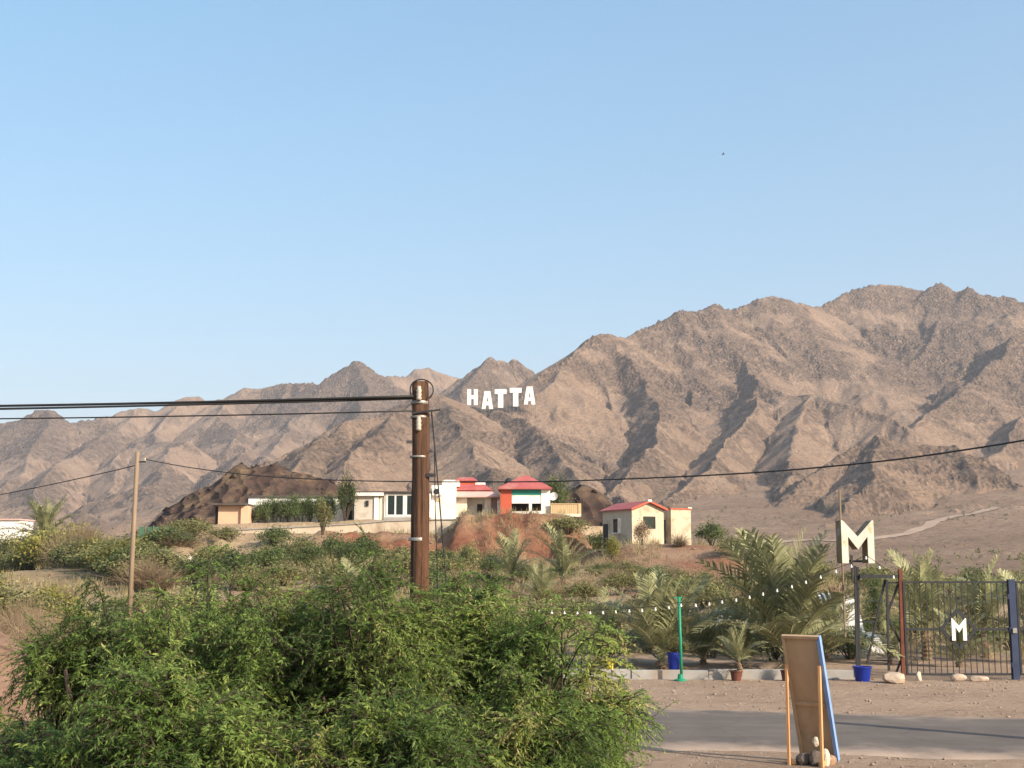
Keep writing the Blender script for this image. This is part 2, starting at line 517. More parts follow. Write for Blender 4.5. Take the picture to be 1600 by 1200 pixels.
def mat_rockhill():
    m, nt, b = nmat('dark_rock_hill')
    pos = nt.nodes.new('ShaderNodeNewGeometry').outputs['Position']
    f1 = noise(nt, pos, 0.25, 8, 0.68)
    f2 = noise(nt, pos, 0.9, 8, 0.7)
    c = ramp(nt, f1, [(0.32, (0.04, 0.028, 0.026)), (0.5, (0.075, 0.05, 0.041)), (0.64, (0.135, 0.096, 0.063)), (0.76, (0.19, 0.15, 0.085))])
    c = mixc(nt, ramp(nt, f2, [(0.36, (0.8, 0.8, 0.8)), (0.5, (0, 0, 0))]), c, (0.06, 0.045, 0.04))
    nt.links.new(c, b.inputs['Base Color'])
    b.inputs['Roughness'].default_value = 1.0
    b.inputs['Specular IOR Level'].default_value = 0.05
    v = nt.nodes.new('ShaderNodeTexVoronoi'); v.inputs['Scale'].default_value = 0.55
    nt.links.new(pos, v.inputs['Vector'])
    bump(nt, b, v.outputs['Distance'], 1.0, 1.2)
    return m


M['mountain'], M['ground'], M['road'], M['rockhill'] = mat_mountain(), mat_ground(), mat_road(), mat_rockhill()

# ------------------------------------------------------------------ near terrain
def ground_z(x, y, detail=True):
    x = np.asarray(x, float); y = np.asarray(y, float)
    wob = 2.2 * vnoise(x * 0.11, y * 0.05, 3)
    g1 = 2.7 * sstep(42, 100, y) * sstep(-75, -25, x) * (1 - sstep(13, 34, x))
    top = 6.35 + 0.35 * sstep(-26, -12, x) + 0.65 * sstep(-8, 0, x) - 0.5 * sstep(5, 8, x)
    rx_ = 9 * sstep(122, 146, y)
    side = sstep(-34, -26.5, x) * (1 - sstep(4.6, 8.5, x - rx_))
    edge = 113.2 - 0.4 * sstep(-6, 0, x) + wob * 0.3 * sstep(-5, 0, x)
    low = 5.45 - 0.5 * sstep(-22, -30, x)
    b1 = sstep(101, 111.5, y + wob)
    bank = g1 + (low - g1) * b1
    right = sstep(-5.6, -4.4, x)
    bank = bank + (top - bank) * (right * sstep(104, 112.2, y + wob * 0.6) + (1 - right) * sstep(113.3, 114.3, y))
    h = g1 + (bank - g1) * side
    # terrace of the small gabled house
    t2 = sstep(5.5, 9, x) * (1 - sstep(14.5, 21, x)) * sstep(86, 97, y + wob * 0.7)
    h = np.maximum(h, g1 + (4.35 - g1) * t2)
    h = h * (1 - sstep(165, 260, y))
    if detail:
        k = sstep(33, 45, y)
        h = h + k * (0.22 * fbm(x * 0.25, y * 0.25, 4, 11)) + 0.02 * fbm(x * 0.8, y * 0.8, 3, 5)
        # gullied face of the red cut
        face = side * sstep(100, 104, y) * (1 - sstep(110.5, 113, y))
        h = h - face * (0.9 * np.clip(fbm(x * 0.5, y * 0.10, 5, 21, 0.6, ridged=True), -0.1, 1) + 0.25 * fbm(x * 1.1, y * 0.8, 3, 22))
    return h


def gz(x, y):
    return float(ground_z(np.array([x]), np.array([y]))[0])


def axis(segs):
    out = []
    for a, b, st in segs:
        out += list(np.arange(a, b, st))
    out.append(segs[-1][1])
    return np.array(out)


xs = axis([(-9000, -1000, 1000), (-1000, -200, 100), (-200, -80, 8), (-80, -40, 1.4), (-40, 24, 0.42), (24, 60, 1.4), (60, 200, 8), (200, 1000, 100), (1000, 9000, 1000)])
ys = axis([(-9000, -1000, 1000), (-1000, -100, 100), (-100, -20, 10), (-20, 15, 1.5), (15, 36, 0.35), (36, 96, 0.8), (96, 118, 0.38), (118, 190, 1.6), (190, 330, 8), (330, 1000, 60), (1000, 9000, 1000)])
GX, GY = np.meshgrid(xs, ys)
GZ = ground_z(GX, GY) - 1.5 * sstep(320, 420, np.hypot(GX, GY)) * (GY > 0)


def grid_faces(ny, nx):
    i = np.arange(ny * nx).reshape(ny, nx)
    return np.stack([i[:-1, :-1], i[:-1, 1:], i[1:, 1:], i[1:, :-1]], -1).reshape(-1, 4)


redm = sstep(-18, -13, GX) * (1 - sstep(4.5, 9, GX)) * sstep(98.5, 102, GY) * (1 - sstep(111.3, 113.0, GY))
redm = np.maximum(redm, 0.8 * sstep(4, 8, GX) * (1 - sstep(19, 25, GX)) * sstep(60, 75, GY) * (1 - sstep(96, 99, GY)))
redm = redm * np.clip(0.75 + 0.6 * fbm(GX * 0.3, GY * 0.3, 3, 41), 0, 1)
straw = sstep(36, 44, GY) * np.clip(0.65 + 0.6 * fbm(GX * 0.12, GY * 0.12, 3, 43), 0, 1) * (1 - sstep(200, 330, GY))
g = link('ground', mesh_np('ground', np.stack([GX, GY, GZ], -1).reshape(-1, 3), grid_faces(len(ys), len(xs)), {'red': redm, 'straw': straw}, True), M['ground'])
g['kind'] = 'structure'

# road: dusty asphalt strip lying on the earth
NR, WR = 260, 18
u = np.linspace(-60, 60, NR)
cx = u
cy = 22.1 - 0.24 * (u - 5) + 0.0025 * np.clip(u - 5, -60, 60) ** 2
half = 3.0
tt = np.linspace(-1, 1, WR)
RX = np.repeat(cx[:, None], WR, 1)
wobf = 0.35 * vnoise(u * 0.35, u * 0, 51)[:, None]
wobn = 0.22 * vnoise(u * 0.5, u * 0 + 9, 52)[:, None]
RY = cy[:, None] + tt[None, :] * half + np.where(tt[None, :] > 0, wobf, wobn) * np.abs(tt[None, :])
RZ = ground_z(RX, RY) * 0 + 0.028 + 0.03 * (1 - tt[None, :] ** 2)
RZ[:, 0] = RZ[:, -1] = -0.06
ed = np.repeat((np.abs(tt) ** 4)[None, :], NR, 0)
rd = link('road', mesh_np('road', np.stack([RX, RY, RZ], -1).reshape(-1, 3), grid_faces(NR, WR), {'edge': ed}, True), M['road'])
rd['kind'] = 'structure'

# ------------------------------------------------------------------ mountains (ridge skeleton + gullies)
RIDGES = [  # (slope, [(px, py, distance) ...])
    # crest of the big massif
    (0.62, [(800, 640, 1270), (835, 600, 1330), (850, 581, 1360), (880, 562, 1400), (905, 548, 1440), (935, 526, 1480), (950, 523, 1500), (975, 527, 1530), (1000, 520, 1560), (1040, 505, 1600), (1065, 488, 1620), (1085, 491, 1640), (1107, 477, 1650), (1130, 486, 1670), (1160, 482, 1700), (1190, 466, 1720), (1215, 461, 1740), (1270, 472, 1770), (1295, 475, 1790), (1330, 450, 1850), (1365, 445, 1880), (1420, 450, 1880), (1445, 455, 1870), (1470, 441, 1860), (1490, 452, 1850), (1500, 455, 1840), (1520, 445, 1830), (1540, 458, 1830), (1570, 463, 1820), (1600, 474, 1800), (1680, 500, 1760), (1800, 490, 1750), (2000, 520, 1750)]),
    # spurs of the massif
    (0.66, [(942, 525, 1490), (975, 560, 1420), (1010, 600, 1330), (1032, 640, 1230), (1015, 690, 1080), (975, 740, 930), (950, 790, 800)]),
    (0.62, [(1107, 478, 1650), (1135, 530, 1560), (1170, 580, 1440), (1205, 606, 1340), (1180, 650, 1210), (1130, 705, 1040), (1075, 760, 880), (1040, 810, 740)]),
    (0.55, [(1205, 606, 1340), (1270, 615, 1270), (1340, 632, 1200), (1390, 650, 1150), (1425, 668, 1110)]),
    (0.66, [(1215, 461, 1740), (1250, 500, 1690), (1275, 535, 1620), (1310, 560, 1560), (1335, 600, 1470)]),
    (0.62, [(1270, 620, 1260), (1260, 680, 1090), (1225, 740, 930), (1190, 800, 780)]),
    (0.70, [(1475, 441, 1860), (1478, 490, 1770), (1455, 540, 1660), (1425, 580, 1560), (1385, 618, 1440)]),
    (0.60, [(1640, 480, 1700), (1600, 520, 1600), (1550, 560, 1480), (1505, 600, 1370), (1465, 640, 1260), (1425, 690, 1120)]),
    (0.60, [(1800, 500, 1680), (1720, 560, 1500), (1640, 620, 1330), (1580, 670, 1190), (1540, 720, 1060)]),
    (0.60, [(1240, 760, 800), (1290, 722, 850), (1335, 698, 880), (1374, 680, 890), (1400, 688, 885), (1440, 694, 880), (1490, 703, 870), (1545, 728, 850), (1600, 762, 820), (1660, 800, 780)]),
    (0.55, [(1374, 681, 890), (1350, 740, 790), (1320, 790, 690)]),
    (0.55, [(1700, 700, 1000), (1640, 740, 900), (1580, 790, 780)]),
    # the sign ridge
    (0.56, [(330, 770, 900), (390, 737, 940), (430, 720, 970), (470, 700, 1000), (515, 678, 1030), (560, 656, 1070), (600, 640, 1100), (640, 626, 1140), (680, 616, 1170), (705, 616, 1190), (725, 624, 1203), (745, 633, 1208), (770, 639, 1211), (790, 637, 1214), (815, 634, 1218), (838, 628, 1225), (855, 610, 1260), (880, 575, 1370)]),
    (0.56, [(790, 637, 1212), (830, 680, 1090), (880, 725, 950), (920, 770, 800)]),
    (0.56, [(695, 616, 1180), (700, 650, 1090), (735, 700, 940), (760, 745, 800), (760, 790, 680)]),
    (0.56, [(640, 626, 1140), (610, 670, 1010), (560, 720, 870), (520, 770, 740)]),
    (0.56, [(560, 656, 1070), (500, 700, 950), (450, 750, 800)]),
    (0.42, [(960, 770, 870), (1000, 800, 740), (1060, 828, 620)]),
    (0.42, [(860, 760, 850), (840, 790, 720), (800, 815, 600)]),
    (0.42, [(700, 770, 800), (680, 800, 680), (640, 820, 580)]),
    (0.45, [(225, 760, 1500), (240, 790, 1250), (260, 815, 1000)]),
    (0.45, [(40, 770, 1500), (60, 800, 1250), (80, 822, 1000)]),
    (0.45, [(330, 760, 1500), (340, 795, 1200), (350, 815, 1000)]),
    (0.45, [(130, 800, 1400), (160, 820, 1150), (170, 832, 1000)]),
    # peaks behind
    (0.75, [(600, 640, 2050), (690, 618, 1980), (715, 593, 1960), (738, 572, 1950), (758, 558, 1950), (776, 565, 1950), (786, 569, 1955), (796, 561, 1960), (807, 568, 1960), (818, 585, 1960), (840, 604, 1960), (900, 640, 1960)]),
    (0.75, [(758, 558, 1950), (735, 600, 1850), (715, 640, 1740)]),
    (0.60, [(440, 600, 2350), (500, 603, 2300), (530, 590, 2280), (548, 575, 2270), (560, 565, 2265), (575, 577, 2270), (600, 588, 2290), (625, 590, 2330), (640, 588, 2350), (655, 578, 2360), (675, 575, 2360), (690, 580, 2370), (720, 592, 2380), (800, 600, 2400)]),
    (0.66, [(560, 565, 2265), (575, 610, 2120), (560, 660, 1900), (520, 690, 1700)]),
    # left range
    (0.58, [(-400, 680, 2300), (-150, 660, 2250), (-60, 668, 2220), (0, 662, 2200), (25, 655, 2200), (60, 645, 2200), (74, 640, 2200), (88, 652, 2200), (106, 665, 2190), (130, 656, 2210), (180, 650, 2260), (195, 641, 2280), (220, 636, 2300), (245, 641, 2310), (270, 634, 2320), (290, 627, 2330), (293, 617, 2330), (310, 617, 2330), (330, 629, 2330), (360, 615, 2330), (377, 606, 2330), (400, 608, 2340), (440, 600, 2350)]),
    (0.60, [(74, 640, 2200), (60, 690, 1980), (25, 740, 1750), (-30, 790, 1500)]),
    (0.60, [(220, 636, 2300), (170, 680, 2080), (130, 705, 1950), (90, 720, 1800), (40, 770, 1500)]),
    (0.60, [(300, 617, 2330), (250, 672, 2120), (240, 690, 2000), (300, 690, 1850), (265, 700, 1800), (225, 760, 1500)]),
    (0.60, [(220, 690, 2050), (180, 720, 1850), (170, 760, 1650), (130, 800, 1400)]),
    (0.60, [(377, 606, 2330), (350, 650, 2100), (385, 700, 1850), (330, 760, 1500)]),
    (0.60, [(440, 600, 2350), (460, 650, 2100), (430, 690, 1850), (390, 740, 1600)]),
]


def fan(x, y):
    r = np.hypot(x, y)
    az = np.arctan2(x, y)
    A = 26 + 69 * sstep(R(-7), R(9), az)
    hum = 3.0 * fbm(x * 0.006, y * 0.006, 4, 77) + 1.1 * np.clip(fbm(x * 0.018, y * 0.018, 4, 78, ridged=True), -0.2, 1)
    return A * sstep(320, 1500, r) + 0.010 * np.clip(r - 380, 0, None) + hum * sstep(340, 560, r)


def ridge_height(x, y):
    base = fan(x, y)
    wx = x + 16 * fbm(x * 0.009, y * 0.009, 3, 91)
    wy = y + 26 * fbm(x * 0.009 + 40, y * 0.009, 3, 92)
    k0 = sstep(0, 1, (np.hypot(x, y) - 300) / 300)
    h = base.copy()
    near = np.full(x.shape, 1e9)
    for slope, pts in RIDGES:
        q = [P(*p) for p in pts]
        for i in range(len(q) - 1):
            a, b_ = q[i], q[i + 1]
            dx, dy = b_.x - a.x, b_.y - a.y
            L2 = dx * dx + dy * dy
            t = np.clip(((wx - a.x) * dx + (wy - a.y) * dy) / L2, 0, 1)
            d = np.sqrt((wx - a.x - t * dx) ** 2 + (wy - a.y - t * dy) ** 2)
            z = a.z + (b_.z - a.z) * t
            H = np.maximum(z + 45, 40)
            prof = z - H * (1 - np.exp(-slope * 1.2 * d / H))
            m_ = prof > h
            h = np.where(m_, prof, h)
            near = np.minimum(near, d)
    return h, near, base


NT, ND = 1000, 500
TH0, TH1 = R(-34), R(34)
th = np.linspace(TH0, TH1, NT)
rr = 330 * (3100 / 330) ** np.linspace(0, 1, ND)
TT, RR_ = np.meshgrid(th, rr)
MX, MY = RR_ * np.sin(TT), RR_ * np.cos(TT)
H0, NEAR, BASE = ridge_height(MX, MY)


def slope_dir(H):
    hr = np.gradient(H, axis=0) / np.gradient(rr)[:, None]
    ht = np.gradient(H, axis=1) / (th[1] - th[0]) / RR_
    s, c = np.sin(TT), np.cos(TT)
    return hr * s + ht * c, hr * c - ht * s


def gullies(x, y, gx, gy, scale, seed):
    """stripes that follow the fall line: erosion gullies"""
    x, y = x / scale, y / scale
    n = np.sqrt(gx * gx + gy * gy) + 1e-6
    sx, sy = -gy / n, gx / n
    ix, iy = np.floor(x), np.floor(y)
    va = np.zeros_like(x); wt = np.zeros_like(x); da = np.zeros_like(x)
    for i in (-1, 0, 1):
        for j in (-1, 0, 1):
            cxx, cyy = ix + i, iy + j
            ddx = x - cxx - hash2(cxx, cyy, seed)
            ddy = y - cyy - hash2(cxx, cyy, seed + 5)
            w_ = np.exp(-(ddx * ddx + ddy * ddy) * 2.2)
            m_ = (ddx * sx + ddy * sy) * 6.0
            va += np.cos(m_) * w_
            da -= np.sin(m_) * w_
            wt += w_
    return va / wt, da / wt, sx, sy


HH = H0.copy()
gx, gy = slope_dir(H0)
sl = np.hypot(gx, gy)
steep = sstep(0.10, 0.38, sl)
amp = 7.0
sc = 120.0
fade = np.clip(NEAR / 55.0, 0.10, 1)
for o in range(4):
    va, da, sx, sy = gullies(MX, MY, gx, gy, sc, 200 + o * 31)
    HH += amp * va * steep * fade
    gx = gx + amp / sc * 5.0 * da * sx * steep
    gy = gy + amp / sc * 5.0 * da * sy * steep
    amp *= 0.52
    sc *= 0.5
    fade = np.clip(NEAR / 30.0, 0.25, 1)
hard = np.clip(0.36 + 1.35 * fbm(MX * 0.0055, MY * 0.0055, 4, 301), 0, 1)
crag = np.clip(hard * 1.0 + 0.45 * np.exp(-NEAR / 30.0) - 0.15, 0, 1) * steep
HH += crag * 6.0 * fbm(MX * 0.035, MY * 0.035, 5, 311, 0.6, ridged=True)
HH += steep * 1.0 * fbm(MX * 0.09, MY * 0.09, 4, 331, 0.65)
st_ = HH * 0.10 + 1.2 * fbm(MX * 0.006, MY * 0.006, 3, 361)
HH += crag * 2.4 * (np.abs((st_ % 1.0) - 0.5) * 2 - 0.5) * sstep(0.0, 0.5, hard)
HH += 0.35 * fbm(MX * 0.03, MY * 0.03, 4, 341) * sstep(380, 600, RR_)
HH -= 2.2 * (1 - sstep(330, 420, RR_))
gx, gy = slope_dir(HH)
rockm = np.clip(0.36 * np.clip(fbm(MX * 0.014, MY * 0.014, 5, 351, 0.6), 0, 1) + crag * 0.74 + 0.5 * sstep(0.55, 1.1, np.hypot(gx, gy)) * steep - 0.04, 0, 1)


def mtn_z(x, y):
    r, t = math.hypot(x, y), math.atan2(x, y)
    fi = math.log(r / 330) / math.log(3100 / 330) * (ND - 1)
    fj = (t - TH0) / (TH1 - TH0) * (NT - 1)
    i, j = int(fi), int(fj)
    a, b = fi - i, fj - j
    return float((HH[i, j] * (1 - b) + HH[i, j + 1] * b) * (1 - a) + (HH[i + 1, j] * (1 - b) + HH[i + 1, j + 1] * b) * a)


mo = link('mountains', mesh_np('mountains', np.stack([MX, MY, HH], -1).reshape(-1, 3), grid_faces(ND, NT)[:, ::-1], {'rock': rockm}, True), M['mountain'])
mo['kind'] = 'structure'


def local_hill(name, slope, pts, extent, step, kamp):
    q = [P(*p) for p in pts]
    xs_ = np.arange(min(p.x for p in q) - extent, max(p.x for p in q) + extent, step)
    ys_ = np.arange(min(p.y for p in q) - extent, max(p.y for p in q) + extent, step)
    X, Y = np.meshgrid(xs_, ys_)
    wx = X + 1.6 * fbm(X * 0.15, Y * 0.15, 4, 401)
    wy = Y + 1.6 * fbm(X * 0.15, Y * 0.15, 4, 402)
    h = np.full(X.shape, -99.0)
    for i in range(len(q) - 1):
        a, b_ = q[i], q[i + 1]
        dx, dy = b_.x - a.x, b_.y - a.y
        t = np.clip(((wx - a.x) * dx + (wy - a.y) * dy) / (dx * dx + dy * dy), 0, 1)
        d = np.sqrt((wx - a.x - t * dx) ** 2 + (wy - a.y - t * dy) ** 2)
        h = np.maximum(h, a.z + (b_.z - a.z) * t - slope * d)
    gzv = ground_z(X, Y, False)
    k = sstep(0, 2.5, h - gzv + 0.5)
    h = h + k * kamp * (0.9 * fbm(X * 0.16, Y * 0.16, 5, 411, 0.62, ridged=True) + 0.35 * fbm(X * 0.6, Y * 0.6, 4, 421, 0.7))
    h = np.maximum(h, gzv - 0.6)
    o = link(name, mesh_np(name, np.stack([X, Y, h], -1).reshape(-1, 3), grid_faces(len(ys_), len(xs_)), None, True), M['rockhill'])
    o['kind'] = 'structure'
    r = np.random.default_rng(9)
    ii = np.flatnonzero((h - gzv).ravel() > 0.3)
    ii = r.choice(ii, min(len(ii) // 14, 1600), replace=False)
    n = len(ii)
    cc = np.stack([X.ravel()[ii], Y.ravel()[ii], h.ravel()[ii]], 1)
    s_ = 0.35 * (kamp * 6) ** (r.uniform(0, 1, n) ** 2)
    base = np.array([(1, 0, -.3), (.3, 1, -.2), (-1, .2, -.3), (-.2, -1, -.3), (.5, .4, .7), (-.5, .3, .8), (0, -.5, .75), (0, 0, -.8)], float)
    vv = (base[None] * r.uniform(0.65, 1.25, (n, 8, 1)) + r.normal(0, 0.12, (n, 8, 3)))
    a_ = r.uniform(0, 6.28, n)[:, None]
    vx, vy = vv[:, :, 0] * np.cos(a_) - vv[:, :, 1] * np.sin(a_), vv[:, :, 0] * np.sin(a_) + vv[:, :, 1] * np.cos(a_)
    V = np.stack([vx, vy, vv[:, :, 2] * 0.8], -1) * s_[:, None, None] * 0.6 + cc[:, None, :]
    tri = np.array([(0, 1, 4), (1, 5, 4), (1, 2, 5), (2, 6, 5), (2, 3, 6), (3, 0, 6), (0, 4, 6), (4, 5, 6), (1, 0, 7), (2, 1, 7), (3, 2, 7), (0, 3, 7)])
    bo = link('boulders', mesh_np('boulders', V.reshape(-1, 3), (np.arange(n)[:, None, None] * 8 + tri[None]).reshape(-1, 3)), M['rockhill'])
    bo['kind'] = 'stuff'
    tag(bo, 'dark boulders strewn over the ' + name.replace('_', ' '), 'boulders')
    return o


local_hill('rocky_hill', 0.8, [(255, 828, 172), (285, 790, 172), (320, 757, 173), (345, 742, 174), (366, 727, 175), (384, 737, 175), (405, 734, 176), (425, 727, 177), (450, 741, 178), (490, 750, 178), (540, 768, 178), (600, 785, 178)], 18, 0.5, 1.1)
local_hill('rocky_knoll', 1.2, [(872, 778, 150), (885, 762, 150), (903, 756, 150), (922, 764, 150), (944, 782, 150)], 8, 0.35, 0.5)

# pale track across the fan
tr = []
for px_, py_, d_ in [(1150, 846, 520), (1230, 838, 560), (1330, 840, 560), (1420, 832, 600), (1500, 815, 680), (1555, 803, 720)]:
    p = P(px_, py_, d_); tr.append((p.x, p.y))
tr = np.array(tr)
tk = np.linspace(0, len(tr) - 1, 120)
tx, ty = np.interp(tk, range(len(tr)), tr[:, 0]), np.interp(tk, range(len(tr)), tr[:, 1])
nx, ny = -np.gradient(ty), np.gradient(tx)
nl = np.hypot(nx, ny)
tv = []
for i in range(120):
    for s_ in np.linspace(-1, 1, 4):
        x_, y_ = tx[i] + nx[i] / nl[i] * 3.2 * s_, ty[i] + ny[i] / nl[i] * 3.2 * s_
        tv.append((x_, y_, mtn_z(x_, y_) + 0.35))
M['track'] = mat_worn('pale_track_earth', (0.31, 0.222, 0.162), (0.38, 0.28, 0.21), 0.1, 1.0, 0, world=True)
t_ = link('track', mesh_np('track', tv, grid_faces(120, 4), None, True), M['track'])
t_['kind'] = 'structure'

# ------------------------------------------------------------------ vegetation meshes
def norm(a):
    return a / (np.linalg.norm(a, axis=-1, keepdims=True) + 1e-9)


def leafquads(B, D, N, l, wd):
    """rhombic leaves: base, direction, facing, length, width -> verts, quads"""
    D = norm(D)
    S = norm(np.cross(D, N))
    l = np.broadcast_to(np.asarray(l, float), (len(B),))[:, None]
    wd = np.broadcast_to(np.asarray(wd, float), (len(B),))[:, None]
    mid = B + D * l * 0.45
    v = np.stack([B, mid + S * wd / 2, B + D * l, mid - S * wd / 2], 1).reshape(-1, 3)
    return v, np.arange(len(B) * 4).reshape(-1, 4)


def tubes_np(paths, r0, r1):
    """many thin 3-sided branches; paths (n,k,3)"""
    n, k, _ = paths.shape
    t = norm(np.gradient(paths, axis=1))
    a = norm(np.cross(t, np.array([0.3, 0.9, 0.31])))
    b = np.cross(t, a)
    rad = np.linspace(0, 1, k)[None, :, None] * (np.asarray(r1) - np.asarray(r0)).reshape(-1, 1, 1) + np.asarray(r0).reshape(-1, 1, 1)
    ring = np.stack([paths + (a * math.cos(q) + b * math.sin(q)) * rad for q in (0, 2.094, 4.189)], 2)
    idx = np.arange(n * k * 3).reshape(n, k, 3)
    f = np.stack([idx[:, :-1], np.roll(idx, -1, 2)[:, :-1], np.roll(idx, -1, 2)[:, 1:], idx[:, 1:]], -1).reshape(-1, 4)
    return ring.reshape(-1, 3), f


def mesquite(name, label, x, y, rx, ry, h, nb, seed, group=None, ntw=15, nlf=13):
    """sprawling feathery bush: stems, boughs arching out of the base, twigs, pinnate leaves"""
    r = np.random.default_rng(seed)
    t = thing(name, label, 'bush', (x, y, gz(x, y)), 0, group)
    ns = max(14, nb // 6)                      # boughs gather in sprays, with dark gaps between
    saz, scz = (np.arange(ns) * 2.39996 + r.uniform(0, 0.7, ns)), r.uniform(0.02, 1.0, ns) ** 0.8
    si = r.integers(0, ns, nb)
    az = saz[si] + r.normal(0, 0.17, nb) / np.maximum(np.sqrt(1 - scz[si] ** 2), 0.35)
    cz = np.clip(scz[si] + r.normal(0, 0.075, nb), 0.02, 1.0)
    st = np.sqrt(1 - cz ** 2)
    lump = 0.84 + 0.22 * vnoise(az * 1.3 + seed, cz * 2.6, seed) + r.normal(0, 0.10, ns)[si] + r.normal(0, 0.05, nb)
    end = np.stack([np.cos(az) * st * rx * lump, np.sin(az) * st * ry * lump, 0.15 + cz * (h - 0.15) * np.clip(lump * 1.05, 0.5, 1.12)], 1)
    start = np.stack([r.normal(0, 0.22, nb), r.normal(0, 0.22, nb), np.full(nb, 0.1)], 1)
    ctrl = start * 0.45 + end * 0.55
    ctrl[:, 2] = end[:, 2] * 0.85 + 0.35 + 0.1 * r.normal(size=nb)
    k = 8
    s = np.linspace(0, 1, k)[None, :, None]
    path = start[:, None] * (1 - s) ** 2 + 2 * ctrl[:, None] * s * (1 - s) + end[:, None] * s ** 2
    bv, bf = tubes_np(path, np.full(nb, 0.022), np.full(nb, 0.004))
    # twigs
    ti = np.repeat(np.arange(nb), ntw)
    ts = r.uniform(0.42, 1.0, len(ti))
    ts[::ntw] = 1.0
    S_, E_, C_ = start[ti], end[ti], ctrl[ti]
    q = ts[:, None]
    tb = S_ * (1 - q) ** 2 + 2 * C_ * q * (1 - q) + E_ * q ** 2
    tang = norm(2 * (C_ - S_) * (1 - q) + 2 * (E_ - C_) * q)
    td = norm(tang * 0.55 + r.normal(0, 0.62, tb.shape) + np.array([0, 0, -0.22]))
    tl = r.uniform(0.22, 0.5, len(tb))
    s5 = np.linspace(0, 1, 5)[None, :, None]
    droop = np.zeros((len(tb), 5, 3)); droop[:, :, 2] = -(np.linspace(0, 1, 5) ** 2)[None] * r.uniform(0.03, 0.2, len(tb))[:, None]
    tp = tb[:, None] + td[:, None] * tl[:, None, None] * s5 + droop
    wv, wf = tubes_np(tp[:, ::4], np.full(len(tb), 0.005), np.full(len(tb), 0.002))
    # leaves
    li = np.repeat(np.arange(len(tb)), nlf)
    ls = np.tile(np.linspace(0.08, 1.0, nlf), len(tb))
    fi = ls * 4
    i0 = np.minimum(fi.astype(int), 3)
    fr = (fi - i0)[:, None]
    lb = tp[li, i0] * (1 - fr) + tp[li, i0 + 1] * fr
    dirn = norm(tp[li, i0 + 1] - tp[li, i0])
    sidev = norm(np.cross(dirn, r.normal(0, 0.35, dirn.shape) + np.array([0, 0, 1.0])))
    sgn = np.where(np.tile(np.arange(nlf), len(tb)) % 2 == 0, 1.0, -1.0)[:, None]
    vs, fs, tn = [], [], []
    off = 0
    clump = 0.42 + 0.42 * vnoise(tb[:, 0] * 1.6 + seed, tb[:, 1] * 1.6 + tb[:, 2] * 1.9, 77) + r.normal(0, 0.16, ns)[si][ti] + r.normal(0, 0.08, len(tb))  # leaf tone varies; light and dark clumps also paint in crown shading
    for pair in range(2):
        d2 = norm(dirn * (0.35 + 0.5 * pair) + sidev * sgn * (1.0 - 0.45 * pair) + np.array([0, 0, -0.22]) + r.normal(0, 0.18, dirn.shape))
        v, f = leafquads(lb, d2, r.normal(0, 0.55, d2.shape) + np.array([0, 0, 1.0]), r.uniform(0.042, 0.082, len(lb)), r.uniform(0.012, 0.020, len(lb)))
        vs.append(v); fs.append(f + off); off += len(v)
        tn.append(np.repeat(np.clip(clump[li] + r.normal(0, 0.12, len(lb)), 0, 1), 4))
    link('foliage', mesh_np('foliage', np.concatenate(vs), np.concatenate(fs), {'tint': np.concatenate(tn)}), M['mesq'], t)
    link('branches', mesh_np('branches', np.concatenate([bv, wv]), np.concatenate([bf, wf + len(bv)])), M['bark'], t)
    mb = MB()
    for i in range(6):
        a = r.uniform(0, 6.28)
        e = Vector((math.cos(a) * rx * 0.45, math.sin(a) * ry * 0.45, h * r.uniform(0.45, 0.7)))
        mb.tube([(0.1 * math.cos(a), 0.1 * math.sin(a), -0.1), (e.x * 0.35, e.y * 0.35, e.z * 0.5), tuple(e)], [0.06, 0.045, 0.02], 6)
    mb.build('stems', M['bark'], t, smooth=True)
    return t


def shrub_mesh(seed, nclump, nleaf, rx, h, ls, lw, flat=0.35, upright=0.0):
    """crown of leaf-sized faces gathered in clumps; unit local coordinates in metres"""
    r = np.random.default_rng(seed)
    az = r.uniform(0, 6.283, nclump)
    cz = r.uniform(-0.15, 1, nclump)
    rad = np.sqrt(np.clip(1 - cz ** 2, 0.05, 1)) * r.uniform(0.45, 1.0, nclump) * (0.8 + 0.3 * np.sin(az * 2 + seed))
    C = np.stack([np.cos(az) * rad * rx, np.sin(az) * rad * rx, h * (0.48 + 0.46 * cz * r.uniform(0.7, 1.05, nclump))], 1)
    ci = r.integers(0, nclump, nleaf)
    sg = r.uniform(0.10, 0.24, nclump)[ci][:, None] * np.array([rx, rx, h * 0.7])
    B = C[ci] + r.normal(0, 1, (nleaf, 3)) * sg
    B[:, 2] = np.maximum(B[:, 2], 0.03)
    D = r.normal(0, 1, (nleaf, 3)) + np.array([0, 0, -0.15 + upright])
    N = r.normal(0, 1, (nleaf, 3)) + norm(B - np.array([0, 0, h * 0.3])) * 0.9 + np.array([0, 0, flat])
    v, f = leafquads(B, D, N, r.uniform(0.6, 1.4, nleaf) * ls, r.uniform(0.7, 1.3, nleaf) * lw)
    tint = np.clip(0.45 + r.normal(0, 0.22, nclump)[ci] + r.normal(0, 0.14, nleaf), 0, 1)
    crown = mesh_np('foliage', v, f, {'tint': np.repeat(tint, 4)})
    nb = 16
    p0 = np.stack([r.normal(0, 0.04 * rx, nb), r.normal(0, 0.04 * rx, nb), np.full(nb, -0.1)], 1)
    p2 = C[r.integers(0, nclump, nb)]
    p1 = (p0 + p2) / 2 + np.stack([r.normal(0, 0.08 * rx, nb), r.normal(0, 0.08 * rx, nb), 0.1 * h * np.ones(nb)], 1)
    paths = np.stack([p0, (p0 + p1) / 2, p1, p2], 1)
    bv, bf = tubes_np(paths, np.full(nb, 0.022 * h), np.full(nb, 0.006 * h))
    return crown, mesh_np('branches', bv, bf)


